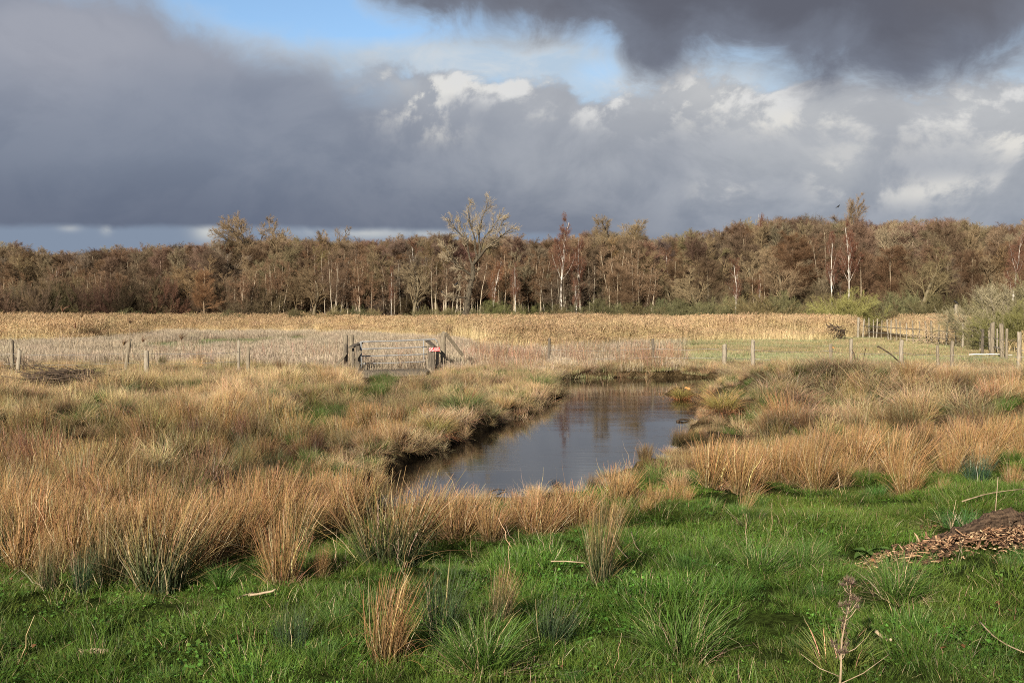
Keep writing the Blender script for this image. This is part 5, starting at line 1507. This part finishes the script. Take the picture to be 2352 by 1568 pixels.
for X, Y, kd, v_, s_, lab, wd in TUFTS:
    c_ = (1, 1, 1)
    if 'yellowish' in lab: c_ = (2.2, 1.35, 1.6)
    elif 'blue green' in lab: c_ = (0.85, 1.0, 1.3)
    elif 'golden' in lab: c_ = (1.1, 1.12, 1.1)
    tuft(X, Y, kd, v_, s_, lab, c_=c_, wide=wd, rz=rp.normal(0, 0.4))
for X, Y, s_ in ((965, 1222, .66), (1008, 1212, .62), (1100, 1228, .6), (1190, 1222, .58), (1285, 1216, .66), (940, 1240, .7), (1130, 1238, .5), (1215, 1212, .55)):
    tuft(X, Y, 'b', int(rp.integers(0, 6)), s_ * 1.05, 'low brown rush tuft fringing the near end of the pool', 'rush tufts fringing the near end of the pool', wide=1.15, c_=(.95, .95, .95))
# more tufts standing along the front edge of the thickets
for i in range(46):
    X = -80 + 930 * (i + rp.uniform(-.3, .3)) / 46; Y = float(lawn_line(X)) + rp.uniform(-45, 24)
    tuft(X, Y, 'b' if rp.random() < .75 else 'm', int(rp.integers(0, 6)), rp.uniform(0.7, 0.98), 'brown rush tuft along the front of the left thicket', 'rush tufts along the front of the left thicket', wide=rp.uniform(.8, 1.1), c_=(*(np.exp(rp.normal(0, .1)) * np.array([1, 1, 1])),))
for i in range(40):
    X = 1430 + 1000 * (i + rp.uniform(-.3, .3)) / 40; Y = float(lawn_line(X)) + rp.uniform(-40, 22)
    v_ = np.exp(rp.normal(0, .1))
    tuft(X, Y, 'b' if rp.random() < .85 else 'm', int(rp.integers(0, 6)), rp.uniform(0.45, 1.08) * (0.66 if X < 1580 else 1), 'brown rush tuft along the lawn edge on the right bank', 'rush tufts along the lawn edge on the right bank', wide=rp.uniform(.8, 1.15), c_=(v_ * 1.05, v_ * 1.05, v_))

# green sedge tussocks hanging over the water
sed = []
for k in range(3):
    pr = [blades(rg, 620, 0.22, (0.75, 1.05), (0.1, 1.0), (0.8, 2.0), (0.006, 0.011), (0.10, 0.11, 0.04), (0.42, 0.38, 0.20), 8, 0.22, 0.9, (0.05, 0), cmid=(0.13, 0.18, 0.06)),
          blades(rg, 260, 0.30, (0.4, 0.8), (0.7, 1.4), (0.6, 1.7), (0.006, 0.010), (0.20, 0.12, 0.06), (0.40, 0.28, 0.15), 6, 0.3)]
    sed.append(V_('sedge', pr, M_DRY))
for X, Y, s_, c_, k, lab in ((1065, 975, 0.95, (1, 1, 1), 0, 'large green sedge tussock arching over the left bank of the pool'),
                          (1180, 935, 0.75, (1.35, 1.15, 1.1), 1, 'olive sedge tussock on the left bank behind the large one'),
                          (1235, 905, 0.85, (1.2, 1.15, 1.1), 2, 'green topped sedge tussock at the far left corner of the pool'),
                          (1000, 1015, 0.7, (1.9, 1.3, 1.3), 1, 'straw tipped sedge tussock at the inner bend of the left bank'),
                          (1566, 908, 0.62, (2.3, 1.5, 1.4), 2, 'straw coloured tussock islet at the far right corner of the pool'),
                          (1640, 905, 0.75, (1.7, 1.4, 1.2), 0, 'pale green tussock on the right bank beside the islet'),
                          (1660, 985, 0.75, (2.2, 1.4, 1.3), 1, 'golden arching sedge tussock on the right bank'),
                          (615, 925, 0.6, (0.9, 0.9, 0.9), 0, 'dark green tussock in the pale grass on the left'),
                          (590, 985, 0.55, (0.95, 0.9, 0.9), 2, 'green tussock at the start of the grassy track'),
                          (1000, 935, 0.0, (1, 1, 1), 0, '')):
    if s_ == 0: continue
    z0_ = WL + 0.1 if ('bank' in lab or 'pool' in lab) else 0.0
    x_, y_ = G(X, Y, z0_); o = link('sedge_tussock', sed[k]); o.location = (x_, y_, max(Hs(x_, y_), WL) - 0.02); o.scale = (s_, s_, s_ * .9)
    o.rotation_euler = (0, 0, rp.uniform(0, 6)); o.color = (*c_, 1); tag(o, lab, 'grass tussock')

# ------------------------------------------------------------------ tall single reeds, bulrush, thistle, stalks
def lone_reed(X, Ytop, d, lean, label, droop=0.12, plume=True):
    top = P(X, Ytop, d); x0_ = top.x - lean; z0_ = Hs(x0_, d); h = top.z - z0_
    t = thing('reed_stem', label, 'reed', (x0_, d, z0_))
    tt_ = np.linspace(0, 1, 8)
    link('stem', rod('stem', [(lean * q ** 1.6, 0.02 * math.sin(4 * q), h * q) for q in tt_], np.linspace(0.008, 0.004, 8), M_STICK, 6), t)
    if plume:
        V, F, Cc = blades(rp, 34, 0.01, (0.16, 0.34), (0.1, 0.7), (0.4, 1.6), (0.008, 0.016), (0.20, 0.125, 0.075), (0.30, 0.20, 0.12), 5, 0.25, wind=(0.7, 0))
        me = new_mesh('plume', V, F, M_DRY, Cc); o = link('plume', me, t); o.location = (lean * 0.98, 0, h - 0.1)
    return t


for X, Yt, d_, ln_, lab in ((298, 735, 33, 0.05, 'tall single reed with a drooping plume above the leaning post'),
                            (143, 708, 36, 0.15, 'tallest single reed plume at the upper left'),
                            (187, 722, 36, 0.25, 'single bent reed plume right of the tallest one'),
                            (328, 778, 34, 0.15, 'short single reed plume right of the leaning post'),
                            (417, 773, 34, 0.35, 'leaning single reed plume over the green strip'),
                            (285, 785, 33, 0.3, 'low drooping reed plume left of the leaning post')):
    lone_reed(X, Yt, d_, ln_, lab)
t = lone_reed(173, 742, 32, 0.35, 'slanting bulrush stalk with a brown head on the left', plume=False)
hh = P(173, 742, 32).z - t.location.z
link('seed_head', rod('seed_head', [(0.335, 0, hh - 0.14), (0.34, 0, hh - 0.12), (0.35, 0, hh), (0.352, 0, hh + 0.015)], [0.006, 0.018, 0.018, 0.004], solid_mat('bulrush_head', (0.10, 0.04, 0.02), (0.18, 0.08, 0.04), 30, 0.9), 10), t)

# things floating and standing in the pool
for a_, b_, r_, lab in (((1125, 1132), (1165, 1126), 0.010, 'dark twig floating at the near end of the pool'), ((1186, 1138), (1200, 1132), 0.008, 'short dark twig floating right of the longer one'),
                        ((1555, 968), (1592, 965), 0.03, 'half sunk dark branch by the right bank of the pool')):
    A_ = np.array([*G(*a_, WL), WL + 0.01]); B_ = np.array([*G(*b_, WL), WL + 0.035])
    me = rod('floating_twig', [tuple(A_ * (1 - q) + B_ * q - A_ + np.array([0, 0, 0.02 * math.sin(5 * q)])) for q in np.linspace(0, 1, 6)], r_ * np.linspace(1, .5, 6), M_BRUSH, 6)
    single('floating_twig', lab, 'twig', me, tuple(A_))
V, F, Cc = join([tuple((lambda q: (q[0] + np.array([*G(X, Y, WL), WL - 0.05]), q[1], q[2]))(blades(rp, 7, 0.12, (0.3, 0.7), (0.0, 0.5), (0.0, 0.6), (0.004, 0.007), STRAW_D, (0.5, 0.38, 0.22), 6, 0.25, jitter=0.01)))
                 for X, Y in ((1310, 890), (1345, 888), (1390, 884), (1440, 886), (1490, 885), (1275, 925), (1240, 948), (1450, 1095), (1490, 1080), (1395, 1125), (1080, 1180), (960, 1160), (1230, 1172), (1560, 1030), (1300, 1150))])
link('emergent_stems', new_mesh('emergent_stems', V, F, M_DRY, Cc), label='thin dead stems standing out of the pool margins', category='dead stems', kind='stuff')

# foreground thistle
def thistle():
    x_, y_ = G(1915, 1600, 0.2); z_ = Hs(x_, y_)
    top = P(1965, 1345, y_ - 0.1)
    t = thing('dead_thistle', 'dead brown thistle stalk with shrivelled heads at the bottom right', 'plant', (x_, y_, z_))
    h = top.z - z_; dx = top.x - x_
    st = [(dx * q ** .8 + 0.012 * math.sin(9 * q), 0.01 * math.cos(7 * q), h * q) for q in np.linspace(0, 1, 10)]
    link('stalk', rod('stalk', st, np.linspace(0.008, 0.003, 10), M_STICK, 8), t)
    tw = []; heads = []
    for i in range(16):
        q = rp.uniform(0.3, 1.0); b_ = np.array([dx * q ** .8, 0, h * q]); a_ = rp.uniform(0, 2 * PI); L_ = rp.uniform(0.03, 0.11)
        e = b_ + np.array([math.cos(a_) * L_ * 0.6, math.sin(a_) * L_ * .5, L_ * .8]); m_ = (b_ + e) / 2 + np.array([0, 0, -0.008])
        tw.append(rod('t', [tuple(b_), tuple(m_), tuple(e)], [0.003, 0.0025, 0.002], M_STICK, 5)); heads.append(e)
    for i in range(3):
        L_ = (0.30, 0.22, 0.18)[i]; a_ = (0.1, 2.9, 0.5)[i]; q = (0.18, 0.25, 0.42)[i]; b_ = np.array([dx * q ** .8, 0, h * q]); e = b_ + np.array([math.cos(a_) * L_, 0.03, L_ * .55])
        link('side_shoot', rod('side_shoot', [tuple(b_), tuple((b_ + e) / 2 + np.array([0, 0, -.02])), tuple(e)], [0.0032, 0.0026, 0.0015], M_STICK, 5), t)
    link('twigs', merge('twigs', tw), t)
    parts = []
    for e in heads + [np.array(st[-1])] * 3:
        V, F, Cc = blades(rp, 60, 0.010, (0.014, 0.042), (0.0, 1.8), (0.0, 1.0), (0.002, 0.005), (0.12, 0.085, 0.06), (0.28, 0.21, 0.155), 3, 0.3)
        parts.append((V + e, F, Cc))
    for q in np.linspace(0.4, 1.0, 24):
        V, F, Cc = blades(rp, 10, 0.012, (0.015, 0.05), (0.4, 2.4), (0.2, 1.5), (0.003, 0.008), (0.12, 0.085, 0.06), (0.25, 0.19, 0.14), 4, 0.3)
        parts.append((V + np.array([dx * q ** .8, 0, h * q]), F, Cc))
    V, F, Cc = join(parts); link('shrivelled_leaves', new_mesh('shrivelled_leaves', V, F, M_DRY, Cc), t)


thistle()


def stick(name, label, a, b_, r, mat, cat='stick', bend=0.02, K=7, squash=1.0, z=0.03):
    """a loose stick between two ground points of the frame"""
    A_ = np.array([*G(*a, 0.18), 0.]); B_ = np.array([*G(*b_, 0.18), 0.]); A_[2] = Hs(A_[0], A_[1]) + z; B_[2] = Hs(B_[0], B_[1]) + z
    pts = []
    n_ = rp.normal(0, bend, 3)
    for q in np.linspace(0, 1, K): pts.append(tuple(A_ * (1 - q) + B_ * q + n_ * math.sin(PI * q) - A_ + rp.normal(0, r * .15, 3)))
    me = rod(name, pts, r * np.linspace(1.1, 0.75, K), mat, 7, rough=0.12, rng=rp, squash=squash)
    o = link(name, me); o.location = tuple(A_); tag(o, label, cat)


stick('stick', 'pale straight stick lying in the clover left of centre', (572, 1404), (634, 1403), 0.010, M_STICK, z=0.075)
stick('stick', 'short pale stick just behind the straight one', (548, 1402), (583, 1391), 0.008, M_STICK, z=0.07)
stick('wood_fragment', 'broken reddish wood fragment in the grass at the bottom left', (182, 1510), (250, 1508), 0.024, M_STICK, 'wood', squash=0.45, z=0.05, bend=0.002)
stick('stick', 'thin pale stalk lying on the lawn left of the narrow tall rush tuft', (1265, 1332), (1345, 1334), 0.005, M_STICK, z=0.08)
stick('stick', 'pale broken stalk right of the narrow tall rush tuft', (1400, 1275), (1442, 1330), 0.006, M_STICK, z=0.10)
stick('stick', 'second pale broken stalk further right on the lawn', (1450, 1272), (1475, 1318), 0.004, M_STICK, z=0.10)
stick('stick', 'bent dry stem above the rotten log at the right edge', (2210, 1160), (2352, 1138), 0.007, M_STICK, z=0.12)
stick('stick', 'curled pale husk at the bottom right', (2010, 1505), (2045, 1530), 0.010, M_STICK, z=0.09, bend=0.05)
stick('stick', 'thin fallen stem right of the thistle', (2250, 1500), (2352, 1550), 0.005, M_STICK, z=0.08)
stick('white_pole', 'white peeled pole lying on the green marsh at the right', (2225, 814), (2325, 815), 0.022, M_WHITE, 'pole', z=0.17)
stick('timber_rail', 'pale split rail leaning against the stout corner posts', (2255, 790), (2295, 808), 0.045, M_WOOD_P, 'rail', z=0.35)
stick('timber_rail', 'second pale split rail fallen left of the grey willow', (2310, 797), (2350, 812), 0.04, M_WOOD_P, 'rail', z=0.3)
for X, Yt, Yb, ln_, lab in ((2285, 1095, 1178, 0.03, 'upright dry stalk with a husk above the rotten log'), (2185, 1180, 1215, 0.05, 'short snapped upright stalk left of the log')):
    x_, y_ = G(X, Yb, 0.15); top = P(X, Yt, y_); z_ = Hs(x_, y_); h = top.z - z_
    t = thing('dry_stalk', lab, 'plant', (x_, y_, z_))
    link('stem', rod('stem', [(ln_ * q, 0, h * q) for q in np.linspace(-0.05, 1, 6)], np.linspace(.007, .004, 6), M_STICK, 6), t)
    V, F, Cc = blades(rp, 10, 0.006, (0.08, 0.18), (0.0, 0.5), (0.2, 1.2), (0.006, 0.012), (0.4, 0.3, 0.18), (0.5, 0.4, 0.25), 5, 0.2)
    o = link('husk', new_mesh('husk', V, F, M_DRY, Cc), t)
x_, y_ = G(2075, 795, 0); 
# the dark curved stick beyond the mound
A_ = P(2012, 798, 30); pts = [(0, 0, 0), (0.03, 0, 0.02), (0.35, 0, -0.18), (0.62, 0, -0.42), (0.78, 0, -0.75), (0.85, 0, -1.0)]
single('stick', 'dark curved branch sticking up out of the dead grass mound', 'branch', rod('branch', pts, [0.028, 0.02, 0.018, 0.018, 0.018, 0.016], M_BRUSH, 7), tuple(P(2015, 797, 30)))

# ------------------------------------------------------------------ rotten log with wood chips
lx0, ly0 = G(1990, 1296, 0.18); lx1, ly1 = G(2440, 1215, 0.2)
ax = np.array([lx1 - lx0, ly1 - ly0]); Llog = float(np.linalg.norm(ax)); ax /= Llog; nrm_ = np.array([-ax[1], ax[0]])
log = thing('rotten_log', 'crumbling rotten log with a dark bark rim at the right edge of the lawn', 'log', (lx0, ly0, Hs(lx0, ly0)), math.atan2(ax[1], ax[0]))
rings = []
K = 170
for k in range(K):
    q = k / (K - 1); u_ = q * Llog * 1.25
    hgt_ = 0.27 * sstep(np.array(q), 0.12, 0.6) * (0.9 + 0.2 * float(vnoise(u_, 0, 7, 3))); wd_ = 0.10 + 0.16 * float(sstep(np.array(q), 0.0, 0.4))
    ring = []
    prof = [(wd_ * 1.6, 0.0), (wd_ * 1.25, hgt_ * .62), (wd_ * 0.9, hgt_ * 0.95), (wd_ * 0.62, hgt_ * 1.05), (wd_ * 0.50, hgt_ * 0.88), (wd_ * 0.62, hgt_ * 0.55), (wd_ * .8, hgt_ * 0.25), (wd_ * .9, -0.03)]
    for j, (a_, b_) in enumerate(prof):
        jj = 0.026 * (float(vnoise(u_, j * 3.1, 11, 7)) - .5) * 2 + 0.030 * (float(vnoise(u_, j * 5.3, 31, 9)) - .5) * 2 + 0.020 * (float(vnoise(u_, j * 7.7, 75, 19)) - .5) * 2
        ring.append((u_, a_ + jj, max(b_ + jj * 1.1 * (j < 7), -0.05)))
    rings.append(ring)
link('bark_rim', loft('bark_rim', rings, M_BARK_D, smooth_=False), log)
# the crumbled heart: a low mound of rotten wood
n1_, n2_ = 70, 22; V = []; F = []
for a_ in range(n1_):
    for b_ in range(n2_):
        q = a_ / (n1_ - 1); w_ = b_ / (n2_ - 1); u_ = q * Llog * 1.22; v_ = -0.42 + 0.66 * w_
        ed = float(sstep(np.array(w_), 0.0, 0.55)) * float(sstep(np.array(q), 0.0, 0.25)) * (1.0 if w_ < .9 else 0.5)
        V.append((u_, v_ * (0.5 + 0.5 * float(sstep(np.array(q), 0, .4))), -0.04 + 0.125 * ed + 0.06 * ed * (float(fbm(u_, v_, 9, 33)) - .4)))
for a_ in range(n1_ - 1):
    for b_ in range(n2_ - 1):
        i_ = a_ * n2_ + b_; F.append((i_, i_ + n2_, i_ + n2_ + 1, i_ + 1))
link('rotten_heart', new_mesh('rotten_heart', V, F, solid_mat('rotten_wood', (0.05, 0.028, 0.018), (0.20, 0.12, 0.075), 22, 0.95, bump=1.0), None, True), log)
chips = []
for i in range(1900):
    q = rp.random() ** .8; u_ = -0.12 + q * Llog * 1.3; spread = 0.18 + 0.35 * min(q * 2, 1)
    v_ = (0.10 if rp.random() < .8 else 0.22) - abs(rp.normal(0, spread * (.62 if rp.random() < .85 else 1.2))); ed = float(sstep(np.array(v_), -0.5, -0.02)) * float(sstep(np.array(u_ / Llog), -.05, .3))
    z_ = 0.02 + 0.125 * ed + rp.uniform(0, 0.035)
    L_ = rp.uniform(0.010, 0.055) * (4.0 if rp.random() < .12 else 1); a_ = rp.normal(0, 0.9); tl_ = rp.normal(0, 0.42)
    d_ = np.array([math.cos(a_) * math.cos(tl_), math.sin(a_) * math.cos(tl_), math.sin(tl_)]) * L_ / 2
    c_ = np.array([u_, v_, z_]); w_ = rp.uniform(0.006, 0.022) * (1.8 if L_ > .1 else 1); th = rp.uniform(0.002, 0.006)
    s_ = np.cross(d_ / np.linalg.norm(d_), rp.normal(0, .35, 3) + np.array([0, 0, 1])); s_ /= np.linalg.norm(s_); up_ = np.cross(s_, d_ / np.linalg.norm(d_))
    V8 = [c_ + sx * d_ * (1 if sx > 0 else rp.uniform(.7, 1.1)) + sy * s_ * w_ * rp.uniform(.5, 1) / 1 + sz * up_ * th for sx in (-1, 1) for sy in (-.5, .5) for sz in (-1, 1)]
    F6 = np.array([(0, 1, 3, 2), (4, 6, 7, 5), (0, 4, 5, 1), (2, 3, 7, 6), (0, 2, 6, 4), (1, 5, 7, 3)])
    base_c = np.array([(0.40, 0.25, 0.15), (0.27, 0.155, 0.09), (0.54, 0.38, 0.23), (0.12, 0.07, 0.045), (0.18, 0.105, 0.065)][int(rp.integers(0, 5))]) * np.exp(rp.normal(0, .15))
    chips.append((np.array(V8), F6, np.tile(base_c, (8, 1))))
V, F, Cc = join(chips)
wcx = link('wood_chips', new_mesh('wood_chips', V, F, veg_mat('chip_wood', 0, 0.85, 0.15), Cc), label='splintered brown wood chips spilling from the rotten log', category='wood chips', kind='stuff')
wcx.location = log.location; wcx.rotation_euler = log.rotation_euler

# ------------------------------------------------------------------ brush heaps, sawn ends, debris
def brush_heap(X, Y, d, w, h, n, label, mat=M_BRUSH, rr=(0.008, 0.02), flat=0.25):
    x_, _ = P(X, Y, d).x, 0; z_ = Hs(x_, d)
    parts = []
    for i in range(n):
        a_ = rp.normal(0, flat); L_ = w * rp.uniform(0.35, 0.9); cx0 = rp.normal(0, w * .22); cz = h * abs(rp.random() * (1 - (cx0 / w) ** 2)); cy = rp.normal(0, .45)
        yaw = rp.normal(0, .5)
        e = np.array([math.cos(a_) * math.cos(yaw), math.sin(yaw), math.sin(a_)]) * L_ / 2; c_ = np.array([cx0, cy, max(cz, 0.05)])
        pts = [tuple(c_ - e), tuple(c_ - e * .3 + rp.normal(0, .03, 3)), tuple(c_ + e * .4 + rp.normal(0, .03, 3)), tuple(c_ + e)]
        r_ = rp.uniform(*rr); parts.append(rod('s', pts, [r_, r_ * .8, r_ * .6, r_ * .3], mat, 5))
    o = link('brush_heap', merge('brush_heap', parts)); o.location = (x_, d, z_); tag(o, label, 'brush heap'); return o


brush_heap(160, 893, 31.0, 1.9, 0.62, 520, 'dark heap of cut branches in the pale grass on the left', rr=(0.008, 0.022), flat=0.16)
brush_heap(1045, 725, 91, 3.2, 0.8, 60, 'tangled dead branches piled at the foot of the lone tree', M_STICK, (0.02, 0.04))
brush_heap(1925, 745, 76, 1.5, 0.9, 60, 'dark fallen branches at the edge of the reeds before the far fence', M_BRUSH, (0.02, 0.04), 0.6)
brush_heap(1970, 842, 30.5, 1.3, 0.5, 60, 'dark bramble tangle on top of the dead grass mound', M_BRUSH, (0.006, 0.014), 0.7)
brush_heap(60, 838, 37, 1.6, 0.4, 70, 'dark bramble tangle at the foot of the leftmost fence post', M_BRUSH, (0.006, 0.014), 0.6)
brush_heap(2150, 760, 66, 2.0, 0.9, 60, 'brown tangle of dead stems caught on the far fence', M_STICK, (0.012, 0.022), 0.6)


def sawn_log(X, Y, d, L_, r, yaw, label, dz=0.0):
    q = P(X, Y, d); t = thing('sawn_branch', label, 'log', tuple(q), yaw)
    link('bark', rod('bark', [(0, 0.0, 0), (0, L_ * .5, -0.02), (0, L_, -0.05)], [r, r * .95, r * .9], M_BRUSH, 10), t)
    link('cut_face', rod('cut_face', [(0, -0.006, 0), (0, -0.001, 0)], r * .93, M_SAWN, 10), t)


sawn_log(170, 877, 30.6, 0.8, 0.075, 0.2, 'sawn branch end showing orange wood on the dark heap')
sawn_log(181, 884, 30.5, 0.7, 0.06, -0.3, 'second orange sawn branch end right of the first on the heap')
sawn_log(147, 884, 30.7, 0.7, 0.05, 0.1, 'small sawn branch end left of the two larger ones')
for X, Y, s_, lab, m_ in ((1578, 893, 0.6, 'orange broken wood lump lying on the tussock islet', M_SAWN), (1910, 804, 0.9, 'small orange red lump lying on the green marsh', M_SAWN)):
    x_, y_ = G(X, Y, 0.0 if X > 1600 else WL + 0.16)
    rr_ = rod_rings([(-.16 * s_, 0, 0.02), (-.12 * s_, 0, .05), (-.03, 0.02, .08), (.06, 0, .06), (.14 * s_, 0, 0.05), (.18 * s_, 0, .03)], np.array([.02, .06, .08, .075, .05, .015]) * s_, 9, squash=.7, rough=.15, rng=rp)
    single('wood_lump', lab, 'wood', loft('wood_lump', rr_, m_), (x_, y_, Hs(x_, y_) + 0.05 if X > 1600 else WL + 0.10))

# dock plant near the log
x_, y_ = G(1990, 1252, 0.2)
t = thing('dock_plant', 'broad leaved dock plant left of the rotten log', 'plant', (x_, y_, Hs(x_, y_)))
for i in range(7):
    a_ = i * 0.9 + rp.uniform(0, .4); L_ = rp.uniform(0.12, 0.22); tl = rp.uniform(.3, .9); ks = np.linspace(0, 1, 8); V = []
    for q in ks:
        w_ = 0.036 * math.sin(PI * min(q * 1.0 + .03, 1)) ** .7 * (1 if q > .15 else .25) + .002
        r_ = L_ * q * math.cos(tl - q * .7); z_ = L_ * q * math.sin(tl) - 0.09 * q ** 2
        for s_ in (-1, 0, 1): V.append((math.cos(a_) * r_ - math.sin(a_) * s_ * w_, math.sin(a_) * r_ + math.cos(a_) * s_ * w_, z_ + 0.02 + abs(s_) * .012 + .006 * math.sin(9 * q) * s_))
    F = [(k * 3 + j, k * 3 + j + 1, k * 3 + j + 4, k * 3 + j + 3) for k in range(7) for j in range(2)]
    link('leaf', new_mesh('leaf', V, F, M_GRASS, np.tile(np.array([0.11, 0.20, 0.045]) * np.exp(rp.normal(0, .2)), (24, 1)), True), t)
